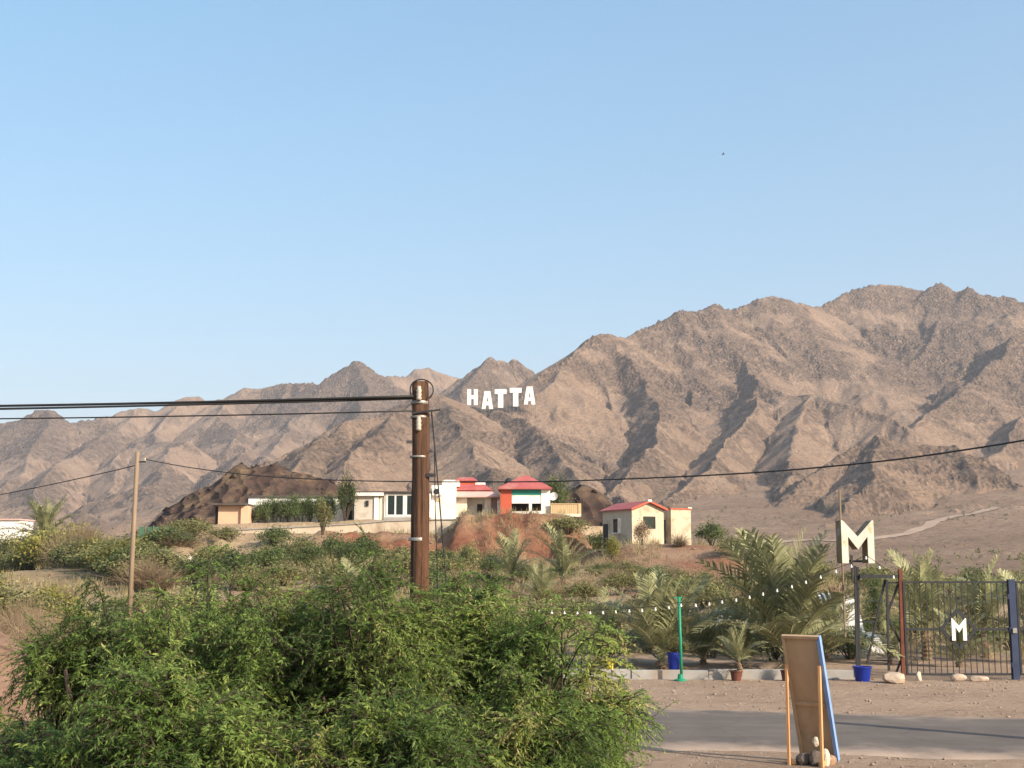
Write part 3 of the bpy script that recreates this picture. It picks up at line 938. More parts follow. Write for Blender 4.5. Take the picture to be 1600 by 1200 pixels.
def twig_mesh(seed, n, rx, h):
    """leafless twiggy bush"""
    r = np.random.default_rng(seed)
    az = r.uniform(0, 6.283, n)
    el = r.uniform(0.35, 1.45, n)
    L = r.uniform(0.5, 1.0, n)
    e = np.stack([np.cos(az) * np.cos(el) * rx * L * 1.2, np.sin(az) * np.cos(el) * rx * L * 1.2, np.sin(el) * h * L], 1)
    p0 = e * r.uniform(0, 0.5, n)[:, None]
    mid = (p0 + e) / 2 + r.normal(0, 0.06 * h, (n, 3))
    e2 = e + r.normal(0, 0.16 * h, (n, 3))
    v, f = tubes_np(np.stack([p0, mid, e2], 1), np.full(n, 0.008 * h), np.full(n, 0.002 * h))
    return mesh_np('foliage', v, f, {'tint': np.repeat(r.uniform(0, 1, n), 9)})


SHRUBS = {}
for i in range(4):
    SHRUBS['round', i] = shrub_mesh(50 + i, 34, 2600, 1.0, 1.3, 0.11, 0.055)
    SHRUBS['tree', i] = shrub_mesh(70 + i, 46, 3600, 1.0, 2.0, 0.10, 0.05)
    SHRUBS['tall', i] = shrub_mesh(90 + i, 30, 2400, 0.55, 2.0, 0.10, 0.045, upright=0.6)
for i in range(3):
    SHRUBS['twig', i] = (twig_mesh(110 + i, 420, 1.0, 1.1), None)
_cache = {}


def shrub(kind, var, mat, x, y, s, label, group=None, sz=None, name='shrub', cat='shrub', sink=0.05, z=None):
    crown, stem = SHRUBS[kind, var]
    key = (kind, var, mat)
    if key not in _cache:
        c = crown.copy(); c.materials.clear(); c.materials.append(M[mat])
        b = None
        if stem is not None:
            b = stem.copy(); b.materials.clear(); b.materials.append(M['bark'])
        _cache[key] = (c, b)
    c, b = _cache[key]
    zz = gz(x, y) if z is None else z
    t = thing(name, label, cat, (x, y, zz - sink), random.uniform(0, 6.28), group)
    t.scale = (s, s, s if sz is None else sz)
    link('foliage' if cat != 'tree' else 'crown', c, None, t)
    if b is not None:
        link('stem' if cat != 'tree' else 'trunk', b, None, t)
    return t


def shrub_px(kind, var, mat, px, Y, width, height, label, group=None, **kw):
    """width and height in metres"""
    x = PX(px, Y)
    bw, bh = {'round': (2.2, 1.45), 'tree': (2.2, 2.1), 'tall': (1.2, 2.1), 'twig': (2.2, 1.1)}[kind]
    return shrub(kind, var, mat, x, Y, width / bw, label, group, sz=height / bh, **kw)


def frond_mesh(seed, L, el0, curl, nl=38, dry=False):
    """feather frond growing along +X from the origin: rachis and two rows of leaflets"""
    r = np.random.default_rng(seed)
    n = 60
    s = np.linspace(0, 1, n)
    ang = el0 - curl * s ** 1.4
    x = np.cumsum(np.cos(ang)) * L / n
    z = np.cumsum(np.sin(ang)) * L / n
    y = 0.04 * L * np.sin(s * 3 + seed) * s
    path = np.stack([x, y, z], 1)
    v1, f1 = tubes_np(path[None, ::6], np.array([0.022]), np.array([0.005]))
    sp_ = np.linspace(0.14, 0.99, nl)
    vs, fs, tn = [v1], [f1], [np.full(len(v1), 0.75)]
    off = len(v1)
    ii = np.clip((sp_ * (n - 1)).astype(int), 0, n - 2)
    base = path[ii]
    T = norm(path[ii + 1] - path[ii])
    up = norm(np.cross(T, np.array([0, 1.0, 0]))) * -1
    up = up * np.sign(up[:, 2:3] + 1e-6)
    side = np.tile(np.array([0, 1.0, 0]), (nl, 1))
    ll = (0.19 * L * np.sin(np.pi * (0.12 + 0.82 * sp_)) ** 0.7) * r.uniform(0.85, 1.12, nl)
    for sg in (-1, 1):
        d = norm(T * (0.75 + 0.3 * sp_[:, None]) + side * sg * 0.85 + up * 0.38 + r.normal(0, 0.09, T.shape))
        mid = base + d * ll[:, None] * 0.55
        tip = mid + norm(d + np.array([0, 0, -0.35])) * ll[:, None] * 0.45
        wv = norm(np.cross(d, up)) * 0.024 * (L / 3)
        v = np.stack([base - wv * 0.5, base + wv * 0.5, mid + wv, mid - wv, tip + wv * 0.15, tip - wv * 0.15], 1).reshape(-1, 3)
        b = np.arange(nl)[:, None] * 6 + off
        f = np.concatenate([b + np.array([0, 1, 2, 3]), b + np.array([3, 2, 4, 5])])
        vs.append(v); fs.append(f); off += len(v)
        tn.append(np.repeat(np.clip(r.normal(0.45, 0.2, nl), 0, 1), 6))
    return mesh_np('frond', np.concatenate(vs), np.concatenate(fs), {'tint': np.concatenate(tn)})


FROND = []
for i, (el, cu) in enumerate([(89, 24), (83, 36), (76, 44), (66, 50), (55, 55), (42, 55), (27, 52)]):
    for j in range(2):
        me = frond_mesh(300 + i * 7 + j, 3.0, R(el), R(cu + 12 * j))
        me.materials.append(M['palm'])
        FROND.append(me)
DRYF = []
for i in range(3):
    me = frond_mesh(360 + i, 2.4, R(-10 - 15 * i), R(40), 30)
    me.materials.append(M['dryfrond'])
    DRYF.append(me)


def palm(x, y, size, nf, label, trunk_h=0.35, ndry=4, group=None, z=None, seed=0, name='date_palm', lo=0):
    r = random.Random(seed)
    t = thing(name, label, 'palm', (x, y, (gz(x, y) if z is None else z) - 0.03), 0, group)
    mb = MB()
    prof = []
    k = max(4, int(trunk_h / 0.12))
    pts, rads = [], []
    for i in range(k * 2 + 1):
        f = i / (k * 2)
        pts.append((0.03 * math.sin(f * 4), 0.02 * math.sin(f * 3), f * trunk_h - 0.05))
        rads.append((0.17 - 0.04 * f) * (1.15 if i % 2 == 0 else 0.92) * min(1.0, size * 0.9 + 0.15))
    mb.tube(pts, rads, 9).build('trunk', M['palmbark'], t)
    ga = 2.39996
    for i in range(nf):
        f = i / nf
        lv = int(lo + f ** 1.15 * (7 - lo))
        me = FROND[min(13, lv * 2 + r.randint(0, 1))]
        o = link('frond', me, None, t, (0, 0, trunk_h - 0.05))
        o.rotation_euler = (r.uniform(-0.3, 0.3), r.uniform(-0.2, 0.22), i * ga + r.uniform(-0.5, 0.5))
        q = size * r.uniform(0.72, 1.12)
        o.scale = (q, q, q)
    for i in range(ndry):
        o = link('dry_frond', DRYF[i % 3], None, t, (0, 0, trunk_h - 0.08))
        o.rotation_euler = (0, 0, r.uniform(0, 6.28))
        q = size * 0.75
        o.scale = (q, q, q)
    return t


# ------------------------------------------------------------------ rocks
def rock_mesh(seed, n=2):
    import bmesh
    bm = bmesh.new()
    bmesh.ops.create_icosphere(bm, subdivisions=n, radius=0.5)
    r = random.Random(seed)
    ax = [Vector((r.gauss(0, 1), r.gauss(0, 1), r.gauss(0, 1))).normalized() for _ in range(9)]
    cut = [r.uniform(0.30, 0.46) for _ in ax]
    for v in bm.verts:
        for a, c_ in zip(ax, cut):
            d = v.co.dot(a)
            if d > c_:
                v.co -= a * (d - c_) * 0.9
        v.co *= r.uniform(0.96, 1.05)
    me = bpy.data.meshes.new('stone')
    bm.to_mesh(me)
    bm.free()
    return me


ROCKS = [rock_mesh(i) for i in range(6)]


def stone(i, mat, x, y, sx, sy, sz, label, z=None, group=None, name='stone', rz=None, sink=0.12):
    me = ROCKS[i % 6].copy()
    me.materials.append(M[mat])
    o = link(name, me)
    o.scale = (sx, sy, sz)
    o.rotation_euler = (0, 0, random.uniform(0, 6.28) if rz is None else rz)
    o.location = (x, y, (gz(x, y) if z is None else z) + sz * (0.42 - sink))
    return tag(o, label, 'stone', group)


# ------------------------------------------------------------------ HATTA letters on the sign ridge
def hatta(ch, x0, x1, y0, y1, label, Y=1200.0):
    a, b_ = P(x0, y1, Y), P(x1, y0, Y)
    W_, H_ = b_.x - a.x, b_.z - a.z
    cxm = (a.x + b_.x) / 2
    gzv = min(mtn_z(a.x, Y), mtn_z(b_.x, Y))
    t = thing('sign_letter', label, 'sign letter', (cxm, Y, a.z))
    g0 = gzv - a.z - 1.0
    polys = {
        'H': [(-.5, 0), (-.13, 0), (-.13, .38), (.13, .38), (.13, 0), (.5, 0), (.5, 1), (.13, 1), (.13, .62), (-.13, .62), (-.13, 1), (-.5, 1)],
        'T': [(-.22, 0), (.22, 0), (.22, .74), (.5, .74), (.5, 1), (-.5, 1), (-.5, .74), (-.22, .74)],
    }
    if ch == 'A':
        mb = MB()
        mb.prism([(-.5 * W_, 0), (-.16 * W_, 0), (-.12 * W_, .22 * H_), (-.085 * W_, .42 * H_), (0, .70 * H_), (0, H_), (-.25 * W_, H_)], 0, 0.8)
        mb.prism([(.5 * W_, 0), (.25 * W_, H_), (0, H_), (0, .70 * H_), (.085 * W_, .42 * H_), (.12 * W_, .22 * H_), (.16 * W_, 0)], 0, 0.8)
        mb.prism([(-.13 * W_, .2 * H_), (.13 * W_, .2 * H_), (.09 * W_, .42 * H_), (-.09 * W_, .42 * H_)], -0.03, 0.75)
        mb.build('letter_face', M['signwhite'], t)
    else:
        MB().prism([(x * W_, z * H_) for x, z in polys[ch]], 0, 0.8).build('letter_face', M['signwhite'], t)
    sc = MB()
    for fx in (-.5, -.17, .17, .5):
        sc.bar((fx * W_, 1.4, g0), (fx * W_, 1.4, H_), 0.32)
        sc.bar((fx * W_, 5.0, g0 - 2), (fx * W_, 1.5, H_ * 0.8), 0.3)
    for k in range(12):
        zz = H_ * (k + 0.5) / 12
        sc.bar((-.5 * W_, 1.7, zz), (.5 * W_, 1.7, zz), 0.75 if ch == 'T' else 0.4, 0.3)
    sc.build('scaffold', M['scaffold'], t)
    return t


hatta('H', 730, 746.5, 608, 633, 'white letter H, first of five big letters on the ridge')
hatta('A', 752.5, 770.5, 611, 639, 'white letter A between the H and a T on the ridge')
hatta('T', 773, 791.5, 608, 637, 'white letter T right after the first A on the ridge')
hatta('T', 796.5, 815, 606, 635, 'white letter T right before the last A on the ridge')
hatta('A', 818.5, 836.5, 604, 632, 'white letter A at the end of the ridge sign beside rocky slope')

# ------------------------------------------------------------------ buildings on the knoll
def bx(t, name, mat, Y, x0, x1, y0, y1, depth, parent=None, dy=0.0, bevel=0):
    """box part given by photo columns/rows on the plane y=Y(+dy), reaching back by depth; t = thing whose origin is subtracted"""
    a, b_ = P(x0, y1, Y), P(x1, y0, Y)
    o = t.location
    return MB().box(a.x - o.x, b_.x - o.x, Y + dy - o.y, Y + dy + depth - o.y, a.z - o.z, b_.z - o.z).build(name, M[mat], parent or t, bevel=bevel)


def window_px(t, Y, x0, x1, y0, y1, ncol=1, nrow=1, frame='white', parent=None, fw=0.10):
    a, b_ = P(x0, y1, Y), P(x1, y0, Y)
    o = t.location
    X0, X1, Z0, Z1, YY = a.x - o.x, b_.x - o.x, a.z - o.z, b_.z - o.z, Y - o.y
    w_ = thing_part('window', parent or t)
    f = MB()
    f.box(X0, X0 + fw, YY - 0.06, YY + 0.03, Z0, Z1).box(X1 - fw, X1, YY - 0.06, YY + 0.03, Z0, Z1)
    f.box(X0 + fw, X1 - fw, YY - 0.06, YY + 0.03, Z1 - fw, Z1).box(X0 + fw, X1 - fw, YY - 0.06, YY + 0.03, Z0, Z0 + fw)
    for c in range(1, ncol):
        xx = X0 + (X1 - X0) * c / ncol
        f.box(xx - fw * 0.45, xx + fw * 0.45, YY - 0.055, YY + 0.02, Z0 + fw, Z1 - fw)
    for c in range(1, nrow):
        zz = Z0 + (Z1 - Z0) * c / nrow
        f.box(X0 + fw, X1 - fw, YY - 0.05, YY + 0.02, zz - fw * 0.3, zz + fw * 0.3)
    f.build('frame', M[frame], w_)
    for c in range(ncol):
        xa, xb = X0 + fw + (X1 - X0 - 2 * fw) * c / ncol, X0 + fw + (X1 - X0 - 2 * fw) * (c + 1) / ncol
        MB().box(xa + 0.01, xb - 0.01, YY - 0.03, YY - 0.01, Z0 + fw * 0.9, Z1 - fw * 0.9).build('pane', M['glass'], w_)
    return w_


def thing_part(name, parent):
    o = bpy.data.objects.new(name, None)
    o.empty_display_size = 0.1
    col.objects.link(o)
    o.parent = parent
    return o


# bungalow with the big window
YB = 118.0
bg = thing('bungalow', 'cream flat roofed bungalow with wide white framed window on retaining wall', 'house', (PX(615, YB), YB, PZ(816, YB)))
bx(bg, 'wall', 'grey_and_shade_plaster', YB, 553, 584, 775, 822, 7.0)
bx(bg, 'pilaster', 'white', YB, 584.1, 592, 776, 822, 6.9, dy=-0.12)
bx(bg, 'wall', 'cream', YB, 592.1, 600, 776, 822, 6.9, dy=0.25)
bx(bg, 'wall', 'white', YB, 600.1, 673, 771, 816, 6.8, dy=0.05)
bx(bg, 'wall', 'white', YB, 673.2, 711, 757.5, 812, 6.0, dy=0.6)
bx(bg, 'wall', 'white', YB, 688, 716, 748, 757, 3.5, dy=3.0)
bx(bg, 'roof_slab', 'white', YB, 551.5, 600, 770, 774.9, 7.4, dy=-0.4)
bx(bg, 'roof', 'roofdark', YB, 551, 673, 767.6, 769.9, 7.3, dy=-0.3)
bx(bg, 'plinth', 'concrete', YB, 600, 673, 808.5, 813, 0.9, dy=-0.35)
window_px(bg, YB + 0.05, 603, 632.6, 771.6, 807, 2, 1, fw=0.16)
window_px(bg, YB + 0.05, 633, 669, 771.6, 807, 2, 1, fw=0.16)
ac = thing_part('air_conditioner', bg)
bx(bg, 'casing', 'white', YB, 675.5, 690, 762.5, 774, 0.5, parent=ac, dy=0.05)
o_ = bg.location
c_ = P(682, 768, YB)
fan_ = MB()
fan_.tube([(c_.x - o_.x, -0.0, c_.z - o_.z), (c_.x - o_.x, 0.055, c_.z - o_.z)], 0.26, 16).build('fan_grille', M['irondark'], ac)
lt = P(574, 786, YB)
lampb = MB().box(lt.x - o_.x - 0.12, lt.x - o_.x + 0.12, -0.14, 0.0, lt.z - o_.z - 0.28, lt.z - o_.z + 0.22)
lampb.build('wall_lamp', M['irondark'], bg)
bx(bg, 'vent', 'timber', YB, 681, 688, 778, 783, 0.1, dy=0.52)

# pavilion with stepped red roofs
YV = 121.0
pv = thing('pavilion', 'low pavilion with red tiered roof between bungalow and red kiosk', 'house', (PX(735, YV), YV, PZ(803, YV)))
bx(pv, 'wall', 'cream', YV, 706, 730, 774, 808, 5.0)
bx(pv, 'wall', 'white', YV, 730.2, 757, 776, 808, 4.0, dy=1.2)
bx(pv, 'column', 'cream', YV, 757.2, 767, 776, 808, 0.6)
bx(pv, 'wall', 'grey_and_shade_plaster', YV, 767.2, 777, 777, 808, 4.8, dy=0.6)  # right flank in greyer plaster, its shade put into the colour
bx(pv, 'lintel', 'cream', YV, 730.2, 757, 774, 778, 0.5, dy=0.05)
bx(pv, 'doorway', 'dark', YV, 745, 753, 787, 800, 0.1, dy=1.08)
bx(pv, 'block', 'white', YV, 692, 713, 748, 760, 3.0, dy=1.6)
bx(pv, 'block', 'white', YV, 742, 757, 751, 758, 3.0, dy=1.4)


def frustum(t, name, mat, Y, xb0, xb1, yb, xt0, xt1, yt, db, inset, dy=0.0, thick=0.12, parent=None):
    o = t.location
    a, b_ = P(xb0, yb, Y), P(xb1, yb, Y)
    c, d = P(xt0, yt, Y + inset), P(xt1, yt, Y + inset)
    y0, y1 = Y + dy - o.y, Y + dy + db - o.y
    zb, zt = a.z - o.z, c.z - o.z
    bX0, bX1, tX0, tX1 = a.x - o.x, b_.x - o.x, c.x - o.x, d.x - o.x
    vs = [(bX0, y0, zb - thick), (bX1, y0, zb - thick), (bX1, y1, zb - thick), (bX0, y1, zb - thick),
          (bX0, y0, zb), (bX1, y0, zb), (bX1, y1, zb), (bX0, y1, zb),
          (tX0, y0 + inset, zt), (tX1, y0 + inset, zt), (tX1, y1 - inset, zt), (tX0, y1 - inset, zt)]
    fs = [(3, 2, 1, 0), (0, 1, 5, 4), (1, 2, 6, 5), (2, 3, 7, 6), (3, 0, 4, 7), (4, 5, 9, 8), (5, 6, 10, 9), (6, 7, 11, 10), (7, 4, 8, 11), (8, 9, 10, 11)]
    return MB().add(vs, fs).build(name, M[mat], parent or t)


frustum(pv, 'awning', 'pinkroof', YV, 700, 781, 775.5, 712, 768, 768.5, 5.6, 0.9, dy=-0.7)
bx(pv, 'upper_wall', 'redpaint', YV, 693, 766, 764.5, 769.5, 4.2, dy=0.35)
frustum(pv, 'middle_roof', 'redroof', YV, 689, 768, 764, 705, 757, 757, 4.8, 0.8, dy=0.1)
bx(pv, 'upper_wall', 'redpaint', YV, 713.5, 741, 748.5, 759, 2.6, dy=1.2)
frustum(pv, 'top_roof', 'redroof', YV, 711, 744.5, 748.2, 718, 738, 744.5, 3.0, 0.7, dy=0.95)

# red and white kiosk
YK = 118.0
kk = thing('kiosk', 'small red and white kiosk with hipped red roof and green shutter', 'kiosk', (PX(820, YK), YK, PZ(804, YK)))
bx(kk, 'wall', 'redpaint', YK, 782, 799.6, 762.5, 810, 3.6, dy=0.0)
bx(kk, 'wall', 'white', YK, 799.8, 846, 773.6, 786.6, 0.25, dy=0.02)
bx(kk, 'shutter', 'green', YK, 799.8, 845.6, 763.5, 773.4, 0.2, dy=-0.02)
bx(kk, 'column', 'white', YK, 845.8, 859.5, 762.5, 810, 3.6, dy=-0.04)
bx(kk, 'column', 'white', YK, 826.4, 831, 786.8, 799, 0.3, dy=0.03)
bx(kk, 'wall', 'grey_and_shade_plaster', YK, 799.8, 831, 798.8, 808, 0.3, dy=-0.12)
bx(kk, 'wall', 'white', YK, 831.2, 845.6, 798.4, 808, 0.3, dy=-0.04)
bx(kk, 'back_wall', 'roofdark', YK, 799.8, 845.6, 763, 806, 0.2, dy=3.3)
frustum(kk, 'roof', 'redroof', YK, 778.5, 862, 762.4, 815, 826, 744, 5.0, 2.0, dy=-0.5, thick=0.14)
dz = P(861, 776, YK)
dsh = MB().lathe([(0.02, 0), (0.2, 0.03), (0.4, 0.14)], 14)
dish = dsh.build('satellite_dish', M['white'], kk, (dz.x - kk.location.x + 0.28, 0.2, dz.z - kk.location.z))
dish.rotation_euler = (R(75), 0, R(-20))
MB().bar((dz.x - kk.location.x - 0.02, 0.3, dz.z - kk.location.z), (dz.x - kk.location.x + 0.28, 0.22, dz.z - kk.location.z), 0.06).build('dish_bracket', M['irondark'], kk)
wt = thing('water_tank', 'small dark water tank behind the hipped red roof', 'tank', P(795, 790, 124))
tz = P(795, 747, 124).z - wt.location.z
MB().lathe([(0, 0), (0.42, 0), (0.42, tz - 0.3), (0.25, tz - 0.05), (0.12, tz), (0, tz)], 14).build('tank_body', M['irondark'], wt)

# board fence beside the kiosk
fe = thing('board_fence', 'pale timber board fence beside the kiosk', 'fence', (PX(883, 117.6), 117.6, PZ(806, 117.6)))
nb_ = 14
bd = None
for i in range(nb_):
    x0 = 860.5 + 46 * i / nb_
    a, b_ = P(x0, 804, 117.6), P(x0 + 46 / nb_ - 0.35, 787.5 + 0.5 * math.sin(i * 2.1), 117.6)
    MB().box(a.x - fe.location.x, b_.x - fe.location.x, 0, 0.05, a.z - fe.location.z, b_.z - fe.location.z).build('board', M['timber'], fe)
bx(fe, 'base_rail', 'cream', 117.6, 860, 908, 803, 807.5, 0.25, dy=-0.1)
bx(fe, 'post', 'timber', 117.6, 903.5, 908, 787, 806, 0.2, dy=-0.06)
bx(fe, 'top_rail', 'timber', 117.6, 860, 908, 786.6, 788, 0.14, dy=-0.05)

# long white building behind creepers
YL = 120.0
lw = thing('long_building', 'long low white building half covered by dark creepers', 'house', (PX(470, YL), YL, PZ(815, YL)))
bx(lw, 'wall', 'white', YL, 387, 552, 777, 822, 5.0)
bx(lw, 'roof', 'roofdark', YL, 386, 553, 774.4, 776.8, 5.4, dy=-0.2)
window_px(lw, YL, 476, 490, 788, 808, 2, 2, fw=0.12)
window_px(lw, YL, 424, 438, 789, 806, 2, 2, fw=0.12)
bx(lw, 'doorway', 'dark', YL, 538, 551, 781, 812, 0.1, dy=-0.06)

# orange hut
YO = 116.5
oh = thing('hut', 'small orange plastered hut with dark flat roof on retaining wall', 'hut', (PX(363, YO), YO, PZ(826, YO)))
bx(oh, 'wall', 'orange', YO, 340, 376, 790, 832, 2.8)
bx(oh, 'wall', 'orange', YO, 376.2, 388, 790.5, 832, 2.4, dy=-0.25)
bx(oh, 'roof', 'roofdark', YO, 332, 386, 786.6, 789.8, 3.8, dy=-0.7)
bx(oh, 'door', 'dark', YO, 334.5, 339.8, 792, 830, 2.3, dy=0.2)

# retaining wall below the bungalow
rw = thing('retaining_wall', 'cream rendered retaining wall above the red earth cut', 'wall', (PX(530, 113.6), 113.6, PZ(838, 113.6)))
o_ = rw.location
tops = [(338, 830), (360, 829), (470, 824), (560, 819), (600, 815), (655, 813), (712.5, 812.5)]
bots = [846, 846, 846, 844, 842, 841, 838]
vv, ff = [], []
for (px_, ty_), by_ in zip(tops, bots):
    for Yq, py_ in ((113.4, by_), (113.4, ty_), (113.75, ty_), (113.75, by_)):
        p = P(px_, py_, 113.4)
        vv.append((p.x - o_.x, Yq - o_.y, p.z - o_.z))
for i in range(len(tops) - 1):
    for k in range(4):
        a, b_ = i * 4 + k, i * 4 + (k + 1) % 4
        ff.append((a, a + 4, b_ + 4, b_))
ff += [(0, 1, 2, 3), tuple(len(vv) - 4 + k for k in (3, 2, 1, 0))]
MB().add(vv, ff).build('wall', M['wallcream'], rw)
cv, cf = [], []
for px_, ty_ in tops:
    for Yq, dz_ in ((113.3, 0.003), (113.3, 0.10), (113.85, 0.10), (113.85, 0.003)):
        p = P(px_, ty_, 113.4)
        cv.append((p.x - o_.x, Yq - o_.y, p.z - o_.z + dz_))
MB().add(cv, ff).build('coping', M['concrete'], rw)

# little gabled house
YH = 100.0
hx, hz = PX(988, YH), PZ(852, YH)
hs = thing('gabled_house', 'small cream gabled house with red roof trim on rubble slope', 'house', (hx, YH, hz - 0.15), R(27))
HW, HD, HE, HA = 2.95, 4.4, 2.95, 3.5      # front width, depth, eaves, apex (front left corner is the origin)
MB().prism([(0, 0), (HW, 0), (HW, HE), (HW / 2, HA), (0, HE)], 0, HD).build('wall', M['gablecream'], hs)
rl = MB()
th_ = 0.09
for sgn, xe in ((-1, -0.22), (1, HW + 0.22)):
    ze = HE - (HA - HE) / (HW / 2) * 0.22
    A, B_ = (xe, ze + 0.02), (HW / 2, HA + 0.02)
    poly = [A, B_, (B_[0], B_[1] + th_), (A[0], A[1] + th_)]
    if sgn > 0:
        poly = poly[::-1]
    MB().prism(poly, -0.28, HD + 0.2).build('roof', M['redroof'], hs)
    fpoly = [(A[0], A[1] - 0.03), (B_[0], B_[1] - 0.03), (B_[0], B_[1] + th_ + 0.03), (A[0], A[1] + th_ + 0.03)]
    if sgn > 0:
        fpoly = fpoly[::-1]
    MB().prism(fpoly, -0.33, -0.283).build('roof_trim', M['redpaint'], hs)
MB().box(HW / 2 - 0.16, HW / 2 + 0.16, -0.36, 0.1, HA + 0.05, HA + 0.2).build('ridge_cap', M['white'], hs)


def local_window(parent, axis_, p0, p1, z0, z1, plane, cols=1, shutter=None):
    w_ = thing_part('window', parent)
    def bxx(a0, a1, d0, d1, c0, c1):
        return (a0, a1, d0, d1, c0, c1) if axis_ == 'x' else (d0, d1, a0, a1, c0, c1)
    f = 0.07
    fr = MB()
    for q in ((p0, p0 + f, z0, z1), (p1 - f, p1, z0, z1), (p0 + f, p1 - f, z0, z0 + f), (p0 + f, p1 - f, z1 - f, z1)):
        fr.box(*bxx(q[0], q[1], plane - 0.05, plane + 0.02, q[2], q[3]))
    fr.build('frame', M['irondark'], w_)
    for c in range(cols):
        a0 = p0 + f + (p1 - p0 - 2 * f) * c / cols
        a1 = p0 + f + (p1 - p0 - 2 * f) * (c + 1) / cols
        MB().box(*bxx(a0 + 0.008, a1 - 0.008, plane - 0.025, plane - 0.01, z0 + f, z1 - f)).build('pane', M['glass'], w_)
    return w_


local_window(hs, 'x', 1.05, 2.15, 1.45, 2.4, 0.0, 2)
w2 = local_window(hs, 'y', 1.7, 2.7, 1.2, 2.25, 0.0, 2)
MB().box(-0.32, -0.0, 1.55, 1.6, 1.15, 2.3).build('shutter', M['white'], w2)
MB().box(-0.16, -0.052, 1.6, 2.8, 1.08, 1.17).build('sill', M['white'], w2)
MB().box(-0.08, -0.003, 3.6, 4.2, 0, 1.9).build('door', M['irondark'], hs)
# recessed link and flat roofed annex
MB().box(HW + 0.003, HW + 0.75, 0.8, 3.6, 0, 2.9).build('recess_wall', M['grey_and_shade_plaster'], hs)
MB().box(HW + 0.1, HW + 0.65, 0.72, 0.797, 0.1, 2.2).build('door', M['irondark'], hs)
MB().box(HW + 0.753, HW + 2.65, 0.1, 3.6, 0, 3.0).build('annex_wall', M['gablecream'], hs)
MB().box(HW + 0.7, HW + 2.7, 0.04, 3.66, 3.003, 3.10).build('annex_roof', M['redpaint'], hs)
MB().box(HW + 2.35, HW + 2.72, 0.02, 0.3, 3.103, 3.2).build('roof_corner', M['cream'], hs)

# white shed and low things beyond the scrub
YS = 140.0
ws = thing('shed', 'low white shed showing above the scrub beyond the thin pole', 'shed', (PX(5, YS), YS, gz(PX(5, YS), YS)))
bx(ws, 'wall', 'white', YS, -40, 31, 813, 880, 4.0)
bx(ws, 'roof', 'pinkroof', YS, -42, 33, 810.6, 812.8, 4.5, dy=-0.2)
gf = thing('mesh_fence', 'green netting fence at the foot of the rocky hill', 'fence', (PX(255, 126), 126, gz(PX(255, 126), 126)))
for k in range(8):
    px_ = 214 + 12 * k
    bx(gf, 'post', 'thinpole', 126, px_, px_ + 1.2, 821, 880, 0.08)
M['net'] = mat_worn('green_netting', (0.05, 0.13, 0.08), (0.09, 0.18, 0.11), 2, 0.9, 0.3, 0.02)
for k in range(7):
    px_ = 215.5 + 12 * k
    bx(gf, 'net_panel', 'net', 126, px_, px_ + 10.3, 823, 866, 0.03, dy=0.02)
cs = thing('canopy_shelter', 'tiny pale canopy behind the green netting fence', 'shelter', (PX(282, 135), 135, gz(PX(282, 135), 135)))
bx(cs, 'roof', 'cream', 135, 271, 294, 818, 821, 2.0)
bx(cs, 'post', 'thinpole', 135, 273, 274.2, 821, 870, 0.1, dy=0.1)
bx(cs, 'post', 'thinpole', 135, 291, 292.2, 821, 870, 0.1, dy=0.1)
bp = thing('block_pillar', 'short pale block pillar on the straw slope below the hut', 'pillar', (PX(290, 78), 78, gz(PX(290, 78), 78)))
for k in range(4):
    y1_, y0_ = 894 - 6.3 * k, 894 - 6.3 * (k + 1) + 0.5
    bx(bp, 'block', 'pale_rock', 78, 279 + (k % 2) * 0.6, 298 - (k % 2) * 0.5, y0_, y1_, 0.65, bevel=0.02)

# ------------------------------------------------------------------ utility poles and cables
YP = 18.0


def big_pole(label, x, y, ztop, lean=0.0):
    t = thing('utility_pole', label, 'pole', (x, y, gz(x, y)), 0)
    h = ztop - gz(x, y)
    n = 14
    pts, rads = [], []
    for i in range(n):
        f = i / (n - 1)
        pts.append((lean * (1 - f) + 0.012 * math.sin(f * 9), 0.01 * math.cos(f * 7), -0.4 + f * (h + 0.4)))
        rads.append(0.146 - 0.026 * f + 0.004 * math.sin(i * 2.3))
    MB().tube(pts, rads, 14).build('shaft', M['pole'], t, smooth=True)
    for zf, w_ in ((h - 0.32, 0.04), (h - 0.52, 0.028), (h - 1.08, 0.024), (h - 2.24, 0.04)):
        MB().lathe([(0.125 + 0.03 * (h - zf) / h, 0), (0.128 + 0.026 * (h - zf) / h, 0.004), (0.128 + 0.026 * (h - zf) / h, w_), (0.125 + 0.026 * (h - zf) / h, w_ + 0.004)], 16, (0, 0, zf)).build('strap', M['strap'], t, smooth=True)
    for zf in (h - 0.17, h - 0.60):
        MB().lathe([(0.0, -0.11), (0.03, -0.11), (0.042, -0.08), (0.03, -0.055), (0.042, -0.03), (0.03, 0.0), (0.042, 0.03), (0.03, 0.055), (0.03, 0.09), (0, 0.09)], 10, (0.0, -0.15, zf)).build('insulator', M['insul'], t, smooth=True)
    MB().bar((-0.1, -0.14, h - 0.46), (0.30, -0.11, h - 0.41), 0.025).build('bracket', M['irondark'], t)
    MB().bar((0.1, -0.08, h - 1.33), (0.24, -0.08, h - 1.33), 0.035, 0.05).build('step_bolt', M['irondark'], t)
    MB().bar((-0.17, -0.08, h - 0.86), (-0.1, -0.06, h - 0.86), 0.04).build('step_bolt', M['irondark'], t)
    lp = []
    for k in range(15):
        a = R(205) - R(255) * k / 14
        lp.append((0.035 + 0.165 * math.cos(a), -0.10 + 0.02 * math.sin(a * 2), h - 0.13 + 0.155 * math.sin(a)))
    MB().tube(lp, 0.011, 6).build('cable_loop', M['cable'], t, smooth=True)
    return t, h


